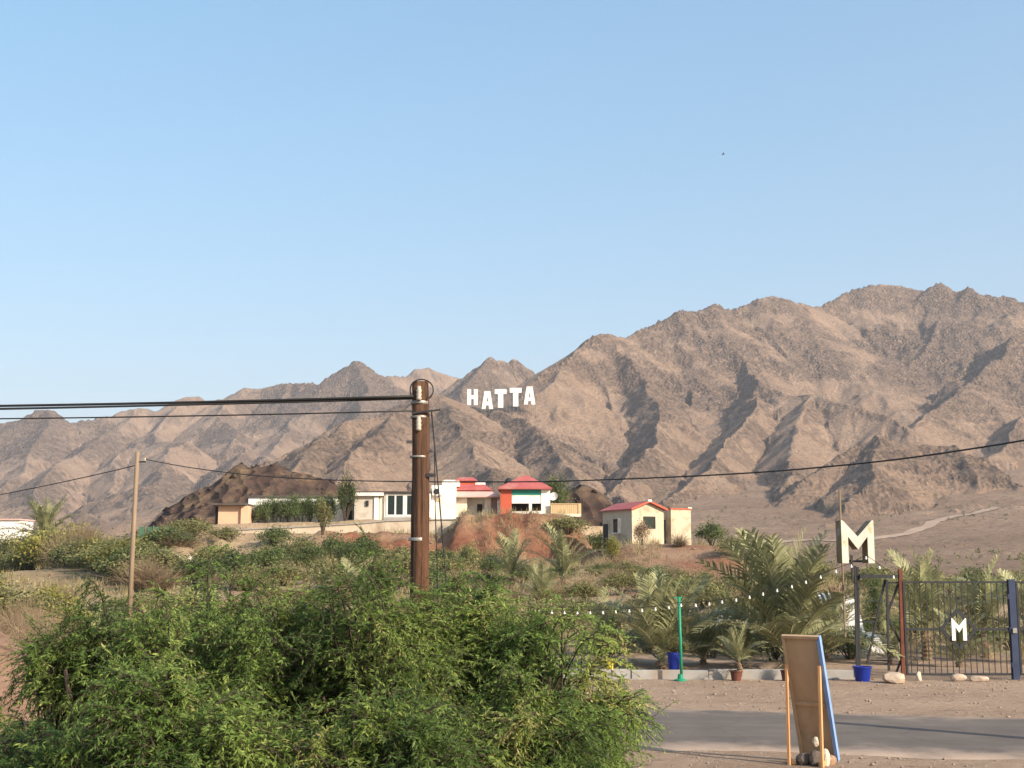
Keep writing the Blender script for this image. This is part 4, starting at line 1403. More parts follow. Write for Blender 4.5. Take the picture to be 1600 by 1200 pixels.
ptop = P(656, 597, YP)
pole, PH = big_pole('thick weathered timber utility pole rising out of the green bush', ptop.x, YP, ptop.z, 0.08)
pole2, _ = big_pole('timber utility pole across the road holding the far end of the long cable', 14.0, 16.0, 5.6)

YT = 50.0
tp_ = P(215, 706, YT)
tpole = thing('utility_pole', 'thin pale timber utility pole standing in the scrub', 'pole', (tp_.x, YT, gz(tp_.x, YT)))
hh = tp_.z - tpole.location.z
MB().tube([(-0.06, 0, -0.4), (-0.04, 0, hh * 0.5), (0, 0, hh)], [0.10, 0.092, 0.082], 10).build('shaft', M['thinpole'], tpole, smooth=True)
MB().box(0.08, 0.34, -0.03, 0.03, hh - 0.42, hh - 0.36).build('bracket', M['irondark'], tpole)
MB().lathe([(0, 0), (0.04, 0.0), (0.05, 0.05), (0.03, 0.12), (0, 0.12)], 8, (0.3, 0, hh - 0.36)).build('insulator', M['insul'], tpole)


def cable(label, pts, r, group=None):
    o = MB().tube(pts, r, 6).build('cable', M['cable'], None, smooth=True)
    return tag(o, label, 'cable', group)


def span(a, b, sag, n=40):
    a, b = Vector(a), Vector(b)
    return [a.lerp(b, i / n) - Vector((0, 0, sag * 4 * (i / n) * (1 - i / n))) for i in range(n + 1)]


XL = -26.0
for (ya, za, yb, zb, sag, rr_, lab) in [
        (YP - 0.17, 619, 19.6, 1.93, 0.22, 0.018, 'thick black cable tied to the top strap of the thick pole'),
        (YP - 0.12, 621, 19.2, 1.84, 0.24, 0.011, 'black cable running just under the thick cable at the pole top'),
        (YP - 0.10, 623, 18.4, 1.38, 0.12, 0.011, 'black cable dropping away from the upper pair'),
        (YP - 0.17, 642, 19.0, 1.68, 0.20, 0.010, 'black cable tied to the lower strap of the thick pole')]:
    a = P(646, za, ya)
    cable(lab, span(a, (XL, yb, CAMH + zb + 0.75), sag), rr_)

wp = []
for px_, py_ in [(228, 718), (300, 731), (400, 743), (520, 750), (640, 752.5), (760, 753), (870, 752), (1000, 747.5), (1100, 743), (1200, 737), (1300, 728.5), (1400, 718), (1500, 704), (1600, 688), (1700, 669), (1850, 634)]:
    dxp = (px_ - 800) / FPX
    t_ = (dxp * 50 + 14.7) / (28.7 + 34 * dxp)
    wp.append(P(px_, py_, 50 - 34 * t_))
wp.append(Vector((13.9, 16.0, 5.45)))
# smooth the polyline
sm = []
for i in range(len(wp) - 1):
    p0, p1, p2, p3 = wp[max(i - 1, 0)], wp[i], wp[i + 1], wp[min(i + 2, len(wp) - 1)]
    for k in range(6):
        s_ = k / 6
        sm.append(0.5 * ((2 * p1) + (p2 - p0) * s_ + (2 * p0 - 5 * p1 + 4 * p2 - p3) * s_ ** 2 + (3 * p1 - p0 - 3 * p2 + p3) * s_ ** 3))
sm.append(wp[-1])
cable('long sagging black cable from the thin pole passing above the houses', sm, 0.016)
a = P(213, 727, YT)
cable('black cable falling from the thin pole towards the far scrub', span(a, (-62, 92, 6.6), 1.3), 0.02)
# stay wire and conduit of the thick pole
a = P(674, 640, YP)
cable('thin stay wire slanting down from the thick pole into the bush', span(a, (PX(722, YP, 1100), YP - 0.3, 0.05), -0.12, 20), 0.011)
b1 = P(679, 706, YP)
cable('thin grey drop wire hanging beside the thick pole', [P(670, 706, YP - 0.1), b1, P(680, 800, YP), P(683, 880, YP), P(686, 1000, YP), (P(688, 1100, YP).x, YP, 0.0)], 0.008)

# ------------------------------------------------------------------ low wall, gate and the big M
YG = 32.0
kw = thing('low_wall', 'low grey concrete wall edging the palm garden along the road', 'wall', (2.0, YG, 0))
segs_ = np.linspace(-16, PX(1335, YG) + 0.1, 14)
for i in range(len(segs_) - 1):
    MB().box(segs_[i] + 0.006 - 2.0, segs_[i + 1] - 0.006 - 2.0, 0.02 * math.sin(i * 1.7), 0.24 + 0.02 * math.sin(i * 1.7), -0.1, 0.225 + 0.012 * math.sin(i * 2.9)).build('wall_section', M['concrete'], kw, bevel=0.012)


def gp(px, py, Y=YG):
    return P(px, py, Y)


fr = thing('gateway', 'dark iron gateway frame with slanting braces beside the low wall', 'gateway', (gp(1370, 1050).x, YG, 0))
o_ = Vector(fr.location)


def gbar(parent, name, mat, p, q, w, d=None, org=None, dy=0.0):
    org = o_ if org is None else org
    a, b_ = gp(*p) - org, gp(*q) - org
    a.y += dy; b_.y += dy
    return MB().bar(a, b_, w, d, up=(0, 1, 0)).build(name, M[mat], parent)


gbar(fr, 'post', 'irondark', (1336, 884), (1339.5, 1056), 0.055)
gbar(fr, 'post', 'irondark', (1341, 886), (1344, 1056), 0.05, dy=0.05)
gbar(fr, 'post', 'ironrust', (1406, 889), (1411, 1058), 0.085, dy=-0.02)
gbar(fr, 'lintel', 'irondark', (1343, 900.5), (1404.5, 900.5), 0.09)
gbar(fr, 'brace', 'irondark', (1384, 906), (1356, 1036), 0.045, dy=0.06)
gbar(fr, 'brace', 'irondark', (1385.5, 906), (1389, 1048), 0.05, dy=0.0)
gbar(fr, 'brace', 'irondark', (1404, 913), (1388, 959), 0.045, dy=0.05)
gbar(fr, 'brace', 'irondark', (1388, 963), (1407, 1003), 0.045, dy=0.05)
gbar(fr, 'brace', 'irondark', (1410, 1028), (1400, 1055), 0.045, dy=0.05)
gbar(fr, 'rung', 'irondark', (1343, 972), (1367, 972), 0.035, dy=0.08)
gbar(fr, 'rung', 'irondark', (1366, 990), (1389, 992), 0.03, dy=0.1)
gbar(fr, 'rung', 'irondark', (1357, 1032), (1389, 1033), 0.035, dy=0.1)
gbar(fr, 'rung', 'irondark', (1386, 910.5), (1404, 910.5), 0.04, dy=0.02)

ml = thing('letter_sign', 'big chipped cream letter M with ochre sides above the gateway', 'letter', (gp(1341, 880).x, YG, 0), R(7))
o_ = Vector(ml.location)
mx0, mx1, mz0, mz1 = gp(1315, 880).x - o_.x, gp(1368, 880).x - o_.x, gp(1341, 880).z, gp(1341, 813).z
Wm, Hm = mx1 - mx0, mz1 - mz0


def mpoly(W_, H_, x0, z0, st=0.2, vmid=0.42):
    return [(x0 + a * W_, z0 + b_ * H_) for a, b_ in [(0, 0), (st, 0), (st, 0.62), (0.5, vmid - 0.10), (1 - st, 0.62), (1 - st, 0), (1, 0), (1, 1), (1 - st * 0.25, 1), (0.5, vmid + 0.20), (st * 0.25, 1), (0, 1)]]


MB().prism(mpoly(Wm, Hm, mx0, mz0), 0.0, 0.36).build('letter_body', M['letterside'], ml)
MB().prism(mpoly(Wm, Hm, mx0, mz0), -0.012, -0.002).build('letter_face', M['letterface'], ml)
MB().tube([(gp(1326, 880).x - o_.x, 0.42, 1.0), (gp(1325, 880).x - o_.x, 0.42, gp(1325, 764).z)], 0.028, 8).build('mast', M['thinpole'], ml)
MB().bar((mx0 + 0.05, 0.40, mz0 + 0.05), (mx1 - 0.1, 0.40, mz0 + 0.05), 0.05).build('support_bar', M['irondark'], ml)
MB().bar((gp(1338, 880).x - o_.x, 0.3, 2.4), (gp(1338, 880).x - o_.x, 0.3, mz0 + 0.2), 0.05).build('support_bar', M['irondark'], ml)


def gate_leaf(label, x0, x1, diamond=True):
    t = thing('gate', label, 'gate', (gp(x0, 1055).x, YG - 0.05, 0))
    o = Vector(t.location); o.y = YG
    zt, zb, zm = gp(0, 908).z, gp(0, 1055).z, gp(0, 983).z
    X0, X1 = 0.0, gp(x1, 983).x - o.x
    MB().box(X0, X1, -0.03, 0.03, zt - 0.05, zt).build('top_rail', M['irondark'], t)
    MB().box(X0, X1, -0.03, 0.03, zb, zb + 0.05).build('bottom_rail', M['irondark'], t)
    for x_ in (X0 + 0.025, X1 - 0.025):
        MB().box(x_ - 0.024, x_ + 0.024, -0.028, 0.028, zb + 0.052, zt - 0.052).build('stile', M['irondark'], t)
    n = max(2, int((X1 - X0) / 0.145))
    xc, rx_, rz_ = gp(1496, 983).x - o.x, 0.42, 0.47
    me = None
    for k in range(1, n):
        x_ = X0 + (X1 - X0) * k / n
        if me is None:
            me = MB().box(-0.009, 0.009, 0.003, 0.021, zb + 0.052, zt - 0.052).mesh('bar')
            me.materials.append(M['irondark'])
        link('bar', me, None, t, (x_, 0.012, 0))
    if diamond:
        MB().box(X0 + 0.05, xc - rx_, -0.034, 0.002, zm - 0.03, zm + 0.03).build('middle_rail', M['irondark'], t)
        MB().box(xc + rx_, X1 - 0.05, -0.034, 0.002, zm - 0.03, zm + 0.03).build('middle_rail', M['irondark'], t)
        d_ = MB()
        c4 = [(xc - rx_, zm), (xc, zm + rz_), (xc + rx_, zm), (xc, zm - rz_)]
        for i in range(4):
            p, q = c4[i], c4[(i + 1) % 4]
            d_.bar((p[0], -0.016, p[1]), (q[0], -0.02, q[1]), 0.085, 0.04, up=(0, 1, 0))
        d_.build('diamond', M['irondark'], t)
        W_, H_ = 0.36, 0.54
        MB().prism(mpoly(W_, H_, xc - W_ / 2, zm - H_ / 2, 0.24, 0.46), -0.075, -0.042).build('letter', M['white'], t)
    else:
        MB().box(X0 + 0.05, X1 - 0.05, -0.034, 0.002, zm - 0.03, zm + 0.03).build('middle_rail', M['irondark'], t)
    return t


gate_leaf('dark barred iron gate leaf with a white M in a diamond', 1415, 1579)
gate_leaf('dark barred iron gate leaf beyond the blue gate post', 1593, 1760, False)
gpst = thing('gate_post', 'dark blue iron post between the two gate leaves', 'post', (gp(1586, 1058).x, YG - 0.05, 0))
zt = gp(0, 905).z
MB().box(-0.085, 0.085, -0.07, 0.07, -0.1, zt).build('post', M['ironblue'], gpst, bevel=0.006)
for zz in (0.35, 1.2, 2.0):
    MB().tube([(-0.1, -0.05, zz - 0.06), (-0.1, -0.05, zz + 0.06)], 0.022, 8).build('hinge', M['ironblue'], gpst)
MB().box(-0.05, 0.05, -0.11, -0.072, 1.12, 1.24).build('latch', M['strap'], gpst)

# festoon of bulbs
gpost = thing('lamp_post', 'thin green metal post carrying the string of bulbs', 'post', (gp(1063, 1050, 31.6).x, 31.6, 0))
zt = P(1063, 933, 31.6).z
MB().tube([(0.03, 0, 0), (0, 0, zt)], 0.036, 10).build('shaft', M['greenpost'], gpost, smooth=True)
MB().lathe([(0, 0.0), (0.15, 0), (0.15, 0.03), (0.07, 0.05), (0.06, 0.16), (0, 0.16)], 14).build('base', M['greenpost'], gpost)
MB().bar((-0.12, 0, zt - 0.01), (0.08, 0, zt - 0.01), 0.03).build('arm', M['greenpost'], gpost)
sl_ = thing('string_lights', 'string of white festoon bulbs along the palm garden', 'string lights', (gp(1063, 945, 31.5).x, 31.5, 0))
o_ = Vector(sl_.location)
bpts = [(842, 955), (862, 956), (882, 957), (902, 957), (922, 957), (942, 956.5), (962, 955.5), (983, 954), (1003, 953), (1024, 951), (1045, 948.5), (1064, 945), (1087, 945), (1108, 943), (1128, 940), (1150, 937), (1171, 932.5), (1192, 927.5), (1214, 922), (1237, 916), (1259, 909), (1282, 901), (1306, 892), (1330, 884), (1353, 871), (1374, 886), (1396, 901)]
pv_ = [gp(x, y - 4, 31.5) - o_ for x, y in bpts]
MB().tube(pv_, 0.008, 5).build('wire', M['cable'], sl_)
bm_ = MB().lathe([(0, 0), (0.014, 0), (0.015, -0.025), (0.018, -0.036), (0.030, -0.06), (0.033, -0.076), (0.024, -0.098), (0, -0.106)], 10).mesh('bulb', True)
bm_.materials.append(M['bulb'])
sk_ = MB().lathe([(0, 0.035), (0.019, 0.035), (0.021, 0.0), (0, 0.0)], 8).mesh('socket')
sk_.materials.append(M['cable'])
for p in pv_:
    bo = link('bulb', bm_, None, sl_, (p.x, p.y, p.z - 0.03))
    bo.scale = (0.82, 0.82, 0.82)
    link('socket', sk_, None, bo)

# ------------------------------------------------------------------ leaning sign board
YS_ = 18.3
lf, rf = P(1234, 1184, YS_ + 0.12), P(1289, 1188, YS_ - 0.17)
lf.z = rf.z = 0
wv = (rf - lf); Wd = wv.length; wv.normalize()
uv = Vector((-wv.y, wv.x, 0))
sb = thing('sign_board', 'brown plywood sign board with blue edge propped by orange battens', 'sign board', lf)
sb.rotation_euler = (0, 0, math.atan2(wv.y, wv.x))      # local x = width, y = away
bo_, to_, hb, ht = 0.50, -0.07, 0.05, 1.79


def slab(x0, x1, s0, s1, t0, t1):
    """sloping slab: s = position along the panel 0 bottom..1 top, t = thickness away from viewer"""
    def pt(x, s, t):
        y = bo_ + (to_ - bo_) * s
        z = hb + (ht - hb) * s
        n = Vector((0, (ht - hb), -(to_ - bo_))).normalized()
        return (x, y + n.y * t, z + n.z * t)
    vs = [pt(x, s, t) for s in (s0, s1) for x, t in ((x0, t0), (x1, t0), (x1, t1), (x0, t1))]
    return MB().add(vs, [(3, 2, 1, 0), (4, 5, 6, 7), (0, 1, 5, 4), (1, 2, 6, 5), (2, 3, 7, 6), (3, 0, 4, 7)])


PW0, PW1 = -0.03, Wd + 0.0
slab(PW0, PW1 - 0.004, 0, 0.445, 0, 0.012).build('panel', M['ply'], sb)
slab(PW0, PW1 - 0.004, 0.45, 1, 0, 0.012).build('panel', M['ply'], sb)
slab(PW0, PW1 - 0.06, 0.432, 0.462, -0.03, -0.002).build('crosspiece', M['ply'], sb)
slab(PW0, PW0 + 0.035, 0.0, 0.975, -0.045, -0.002).build('edge_batten', M['ply'], sb)
slab(PW0, PW1 - 0.004, 0.978, 1.0, -0.045, -0.002).build('edge_batten', M['ply'], sb)
slab(PW1, PW1 + 0.022, 0.0, 1.0, -0.05, 0.02).build('blue_edge', M['bluetrim'], sb)
slab(PW1 - 0.03, PW1 - 0.002, 0.0, 0.97, -0.045, -0.002).build('blue_edge', M['bluetrim'], sb)
for x_, nm in ((0.0, 'leg'), (Wd - 0.03, 'leg')):
    sF = 0.76
    yy, zz = bo_ + (to_ - bo_) * sF, hb + (ht - hb) * sF
    MB().bar((x_ - 0.01, 0.0, 0.0), (x_ - 0.01, yy - 0.06, zz), 0.034, 0.05).build(nm, M['batten'], sb)
MB().bar((Wd - 0.07, 0.0, 0.045), (Wd - 0.07, bo_ - 0.03, 0.045), 0.05, 0.07).build('foot_batten', M['batten'], sb)
MB().bar((0.035, 0.02, 0.035), (0.035, bo_ - 0.03, 0.035), 0.04, 0.05).build('foot_batten', M['ply'], sb)
wm = sb.matrix_basis


def brd(x, y):
    p = Matrix.LocRotScale(sb.location, sb.rotation_euler, None) @ Vector((x, y, 0))
    return p.x, p.y


stone(0, 'dark_rock', *brd(0.15, 0.18), 0.27, 0.22, 0.20, 'dark grey stone beside the thinner leg of the sign board', rz=0.3)
stone(1, 'dark_rock', *brd(0.32, 0.16), 0.22, 0.2, 0.30, 'upright dark stone under the pale one at the sign board', rz=0.8)
stone(2, 'pale_rock', *brd(0.32, 0.17), 0.10, 0.10, 0.15, 'small pale stone perched on the upright dark stone', z=0.27, rz=1.0)
stone(3, 'pale_rock', *brd(0.44, 0.2), 0.15, 0.13, 0.30, 'tall pale stone against the sign board leg', rz=2.1)
stone(4, 'brown_rock', *brd(0.47, 0.34), 0.20, 0.16, 0.17, 'rounded brown stone in the corner of the sign board', rz=1.2)

# stones by the gate
x_ = gp(1396, 1062, 30.9).x
stone(5, 'tan_rock', x_, 30.9, 0.62, 0.45, 0.36, 'large tan boulder in front of the gateway', rz=0.4)
for i, (px_, Y_, w_, h_, lab) in enumerate([(1487, 31.5, 0.42, 0.14, 'flat tan stone under the diamond of the gate'), (1516, 31.4, 0.5, 0.12, 'long flat tan stone under the gate beside the blue post'), (1428, 31.6, 0.16, 0.18, 'small grey block at the foot of the rusty gateway post')]):
    stone(i, 'tan_rock' if i < 2 else 'pale_rock', gp(px_, 1060).x, Y_, w_, w_ * 0.6, h_ * 1.6, lab, rz=0.1)

# pots
def pot(name, label, mat, px, Y, rad, h, z=0.0):
    t = thing(name, label, 'pot', (PX(px, Y, 1040), Y, z))
    MB().lathe([(0, 0), (rad * 0.74, 0), (rad * 0.96, h * 0.9), (rad * 1.06, h * 0.9), (rad * 1.06, h), (rad * 0.92, h), (rad * 0.9, h * 0.86), (0, h * 0.86)], 20).build('tub', M[mat], t, smooth=False)
    MB().lathe([(rad * 0.88, h * 0.88), (rad * 0.4, h * 0.93), (0, h * 0.92)], 14).build('soil', M['soilpot'], t)
    return t


pot('plant_pot', 'wide blue plastic pot beside the gateway', 'potblue', 1347, 31.4, 0.22, 0.36)
pot('plant_pot', 'tall blue bucket behind the wall next to the green post', 'potblue', 1053, 32.5, 0.16, 0.62)
pot('plant_pot', 'brown pot holding a young palm in front of the low wall', 'potbrown', 1150, 31.6, 0.15, 0.24)
pot('plant_pot', 'brown pot with dry stems behind the sign board', 'potbrown', 1229, 31.6, 0.15, 0.25)
yb = thing('bucket', 'small yellow bucket on the low wall next to the bush', 'bucket', (PX(953, 32.12, 1022), 32.12, 0.215))
MB().lathe([(0, 0), (0.07, 0), (0.09, 0.24), (0.10, 0.24), (0.10, 0.27), (0.085, 0.27), (0.08, 0.22), (0, 0.22)], 16).build('tub', M['yellow'], yb)

# white sheeted things in the garden
def dome(label, px0, px1, ytop, Y, name='plastic_tunnel'):
    a, b_ = PX(px0, Y), PX(px1, Y)
    h = P(800, ytop, Y).z
    t = thing(name, label, 'tunnel', ((a + b_) / 2, Y, 0))
    n = 14
    hw = (b_ - a) / 2
    vs, fs = [], []
    for j in range(7):
        for i in range(n + 1):
            an = math.pi * i / n
            wob = 1 + 0.03 * math.sin(i * 2.1 + j * 3.3)
            vs.append((-hw * math.cos(an) * wob, j * 0.6, h * math.sin(an) ** 0.7 * wob))
    for j in range(6):
        for i in range(n):
            q = j * (n + 1) + i
            fs.append((q, q + 1, q + n + 2, q + n + 1))
    fs.append(tuple(reversed(range(n + 1))))
    MB().add(vs, fs).build('cover', M['plasticsheet'], t)
    return t


dome('white plastic tunnel behind the palms beside the gateway', 1296, 1345, 930, 43)
dome('low white plastic tunnel seen through the gateway braces', 1350, 1402, 992, 41)
dome('low white plastic tunnel between the two big palms', 1120, 1190, 968, 46)
sh = thing('garden_shed', 'small brown garden shed seen through the barred gate', 'shed', (PX(1520, 48), 48, gz(PX(1520, 48), 48)))
bx(sh, 'wall', 'brown_rock', 48, 1502, 1534, 938, 985, 1.4)
bx(sh, 'roof', 'roofdark', 48, 1498, 1538, 933, 937.8, 1.8, dy=-0.2)
# ------------------------------------------------------------------ palms
palm(PX(1225, 34.5), 34.5, 1.13, 46, 'largest date palm with tall arching fronds behind the sign board', 0.45, 6, seed=2)
palm(PX(1030, 34.8), 34.8, 0.88, 38, 'bushy date palm behind the green post', 0.3, 6, seed=3)
palm(PX(1150, 35.6), 35.6, 0.60, 24, 'small date palm in the gap between the two big palms', 0.2, 3, seed=4)
palm(PX(1284, 37.5), 37.5, 0.62, 26, 'date palm leaning out beside the gateway behind the blue pot', 0.3, 3, seed=5)
palm(PX(1440, 38), 38.0, 0.82, 30, 'date palm behind the hinge side of the barred gate', 0.9, 3, seed=6)
palm(PX(1530, 40), 40.0, 0.8, 30, 'date palm behind the garden shed side of the barred gate', 0.8, 4, seed=7)
palm(PX(1620, 37), 37.0, 0.85, 26, 'date palm behind the far gate leaf past the blue post', 0.5, 3, seed=8)
palm(PX(950, 36.5), 36.5, 0.62, 26, 'small date palm at the edge of the green bush', 0.2, 3, seed=9)
palm(PX(1095, 36.5), 36.5, 0.55, 22, 'low date palm beside the green post', 0.2, 3, seed=19)
palm(PX(1385, 36.3), 36.3, 0.34, 18, 'low date palm seen through the gateway braces', 0.2, 2, seed=29)
palm(PX(1490, 35.6), 35.6, 0.52, 22, 'low date palm right behind the gate diamond', 0.2, 2, seed=39)
palm(PX(1150, 31.6), 31.6, 0.34, 12, 'young palm growing in the brown pot', 0.3, 2, seed=10, z=0.22, name='young_palm')
palm(PX(800, 72), 72, 0.85, 20, 'thin date palm at the foot of the red earth cut', 0.7, 6, seed=11)
palm(PX(880, 70), 70, 1.0, 22, 'straggly date palm below the timber board fence', 0.9, 7, seed=12)
palm(PX(70, 120), 120, 1.5, 26, 'far date palm rising over the scrub near the white shed', 3.2, 3, seed=13)
palm(PX(845, 62), 62, 0.7, 18, 'low spiky date palm on the straw slope below the kiosk', 0.3, 4, seed=14)
palm(PX(560, 66), 66, 0.7, 18, 'low date palm among dry grass below the bungalow', 0.3, 4, seed=15)

# ------------------------------------------------------------------ scrub and trees
G1 = 'bushes of the scrubland'
r_ = random.Random(5)
shrub_px('tree', 0, 'darkleaf', 500, 117.6, 2.6, 2.6, 'dark leafy tree against the long white building', name='tree', cat='tree')
shrub_px('tall', 1, 'darkleaf', 539, 116.5, 1.9, 4.2, 'tall narrow dark tree between long building and bungalow', name='tree', cat='tree')
for k, px_ in enumerate((402, 414, 426, 438, 449, 460, 471, 482, 514)):
    shrub_px('round', k % 4, 'darkleaf', px_, 118.3 - 0.2 * (k % 2), 2.0, 2.3 + 0.25 * (k % 3), 'dark creeper bush climbing the long white building', 'creepers on the long building', name='creeper_bush')
shrub_px('tree', 2, 'darkleaf', 868, 128, 4.0, 4.2, 'dark green tree just behind the kiosk', name='tree', cat='tree')
shrub_px('round', 3, 'olive', 925, 118, 4.2, 1.9, 'olive bush between the board fence and gabled house')
shrub_px('round', 1, 'darkleaf', 940, 112, 3.2, 1.8, 'dark bush right beside the gabled house wall')
shrub_px('round', 2, 'olive', 888, 108.5, 4.2, 1.7, 'grey green bush on the lip of the red cut under the fence')
shrub_px('round', 0, 'darkleaf', 1112, 99, 3.0, 2.0, 'dark green bush at the annex end of the gabled house')
shrub_px('round', 2, 'olive', 1150, 92, 3.6, 1.6, 'olive bush on the slope beyond the annex')
shrub_px('tall', 2, 'yellowleaf', 956, 93.5, 1.6, 1.75, 'yellow green bush below the gabled house')
shrub_px('round', 3, 'drytwig', 1004, 98, 1.4, 1.9, 'dry climbing shrub against the gable wall', name='dry_shrub')
shrub_px('twig', 0, 'drytwig', 1062, 96, 2.6, 1.2, 'reddish twig bush under the annex', name='dry_shrub')
shrub_px('round', 1, 'olive', 352, 108, 3.0, 1.3, 'olive bush at the corner of the retaining wall')
shrub_px('round', 0, 'darkleaf', 430, 106, 3.6, 1.8, 'dark bush under the middle of the retaining wall')
shrub_px('tall', 3, 'olive', 503, 108, 1.6, 2.9, 'thin upright bush in front of the retaining wall')
for k, px_ in enumerate((445, 472, 498, 522, 548, 572)):
    shrub_px('round', k % 4, ('darkleaf', 'olive')[k % 3 == 1], px_, 96 - 3 * (k % 2), 3.0 + 0.4 * (k % 3), 2.0 + 0.4 * (k % 2), ('dark green' if k % 3 != 1 else 'olive') + ' bush of the thicket below the retaining wall', ('dark' if k % 3 != 1 else 'olive') + ' thicket below the retaining wall')
for k, (px_, Y_) in enumerate(((640, 88), (690, 84), (735, 86), (725, 100), (770, 78))):
    shrub_px('round', (k + 1) % 4, ('olive', 'darkleaf', 'olive', 'olive', 'darkleaf')[k], px_, Y_, 2.2 + 0.3 * (k % 2), 1.5 + 0.25 * (k % 3), 'loose green bush at the foot of the red cut', 'bushes at the foot of the red cut')
for k in range(26):
    px_ = 300 + 420 * ((k * 0.618 + 0.55) % 1.0)
    mat = ('olive', 'darkleaf', 'olive')[k % 3]
    lab = ('spreading olive' if mat == 'olive' else 'spreading dark green') + ' bush on the tan slope ' + ('near the block pillar' if px_ < 420 else 'below the bungalow')
    shrub_px('round', k % 4, mat, px_, 70 + 26 * ((k * 0.29) % 1.0), r_.uniform(2.4, 4.0), r_.uniform(1.2, 2.0), lab, lab.replace(' bush ', ' bushes '))
# scrubland around the thin pole
for k in range(140):
    px_ = -70 + 410 * ((k * 0.618034) % 1.0)
    Y_ = 44 + 98 * ((k * 0.381 + 0.13) % 1.0)
    if px_ > 250 and Y_ < 104:
        Y_ = 106 + (k % 5) * 4
        px_ = 180 + 120 * ((k * 0.73) % 1.0)
    kind = ['round', 'tree', 'round', 'twig', 'round', 'tree', 'round'][k % 7]
    mat = {'twig': 'drytwig'}.get(kind) or ['olive', 'olive', 'darkleaf', 'olive', 'yellowleaf', 'olive', 'darkleaf', 'olive', 'olive'][k % 9]
    wd = r_.uniform(3.4, 6.0)
    hg = r_.uniform(1.8, 3.0) * (1.4 if Y_ > 100 else 0.8)
    if px_ > 150 and Y_ > 92:
        hg = min(hg, 1.7)
    where = 'beyond the thin pole'
    if px_ > 170 and Y_ > 96:
        where = 'near the green netting fence'
    elif px_ < 110 and Y_ > 96:
        where = 'near the low white shed'
    elif Y_ < 76:
        where = 'level with the block pillar'
    adj = {'drytwig': 'leafless grey brown', 'olive': 'rounded olive', 'darkleaf': 'dark green', 'yellowleaf': 'yellowish'}[mat]
    size = 'tall ' if kind == 'tree' else ('broad ' if wd > 4.7 else 'small ')
    shrub_px(kind, k % (3 if kind == 'twig' else 4), mat, px_, Y_, wd, hg, size + adj + ' bush in the scrub ' + where, size + adj + ' scrub bushes ' + where, name='dry_shrub' if kind == 'twig' else 'shrub')
for k in range(14):
    px_ = -40 + 150 * ((k * 0.618) % 1.0)
    shrub_px('twig', k % 3, 'drytwig', px_, 34 + 26 * ((k * 0.37) % 1.0), 2.6, 1.7, 'tangled brown twig bush on the bare earth past the green thicket', 'brown twig bushes past the green thicket', name='dry_shrub')
for k in range(14):
    px_ = 40 + 300 * ((k * 0.618 + 0.35) % 1.0)
    mat = ('olive', 'darkleaf', 'olive', 'yellowleaf')[k % 4]
    adj = {'olive': 'loose olive', 'darkleaf': 'loose dark green', 'yellowleaf': 'loose yellowish'}[mat]
    shrub_px('round', k % 4, mat, px_, 38 + 24 * ((k * 0.43) % 1.0), r_.uniform(2.2, 3.4), r_.uniform(1.1, 1.7), adj + ' bush at the foot of the thin pole', adj + ' bushes at the foot of the thin pole')
# slope between thicket and palms
for k in range(64):
    px_ = 330 + 640 * ((k * 0.618 + 0.2) % 1.0)
    Y_ = 44 + 44 * ((k * 0.414) % 1.0)
    kind, mat = [('twig', 'drytwig'), ('round', 'olive'), ('round', 'olive'), ('twig', 'drytwig'), ('round', 'darkleaf')][k % 5]
    lab = {'drytwig': 'dry straw coloured twig bush on the slope ' + ('near the palms' if px_ > 760 else 'behind the green thicket'), 'olive': 'low olive bush on the slope ' + ('near the palms' if px_ > 760 else 'behind the green thicket'), 'darkleaf': 'low dark green bush on the slope ' + ('near the palms' if px_ > 760 else 'behind the green thicket')}[mat]
    shrub_px(kind, k % 3, mat, px_, Y_, r_.uniform(1.6, 3.0), r_.uniform(0.8, 1.6), lab, lab.replace(' bush ', ' bushes '), name='dry_shrub' if mat == 'drytwig' else 'shrub')
for k in range(26):
    px_ = 940 + 280 * ((k * 0.618 + 0.1) % 1.0)
    Y_ = 52 + 34 * ((k * 0.37) % 1.0)
    kind, mat = [('twig', 'drytwig'), ('round', 'olive'), ('round', 'darkleaf')][k % 3]
    lab = {'drytwig': 'reddish brown twig bush on the slope below the gabled house', 'olive': 'olive bush on the slope below the gabled house', 'darkleaf': 'dark bush on the slope below the gabled house'}[mat]
    shrub_px(kind, k % 3, mat, px_, Y_, r_.uniform(1.6, 3.0), r_.uniform(0.8, 1.6), lab, {'drytwig': 'twig bushes below the gabled house', 'olive': 'olive bushes below the gabled house', 'darkleaf': 'dark bushes below the gabled house'}[mat], name='dry_shrub' if mat == 'drytwig' else 'shrub')
for k in range(12):
    px_ = 940 + 660 * ((k * 0.618 + 0.4) % 1.0)
    shrub_px('round', k % 4, ('darkleaf', 'olive')[k % 2], px_, 38 + 8 * ((k * 0.41) % 1.0), r_.uniform(1.8, 2.8), r_.uniform(0.9, 1.5), ('dark undergrowth bush among the palms of the garden', 'olive undergrowth bush among the palms of the garden')[k % 2], ('dark undergrowth', 'olive undergrowth')[k % 2])
for k in range(14):
    px_ = 1220 + 480 * ((k * 0.618 + 0.3) % 1.0)
    shrub_px('round', k % 4, ('olive', 'darkleaf', 'olive')[k % 3], px_, 75 + 60 * ((k * 0.29) % 1.0), r_.uniform(3.0, 5.0), r_.uniform(1.6, 2.4), ('olive bush on the plain beyond the garden', 'dark bush on the plain beyond the garden', 'olive bush on the plain beyond the garden')[k % 3], ('olive bushes on the plain', 'dark bushes on the plain', 'olive bushes on the plain')[k % 3])
shrub_px('tree', 3, 'darkleaf', 1363, 44, 1.0, 2.35, 'round dark tree standing behind the gateway lintel', name='tree', cat='tree')
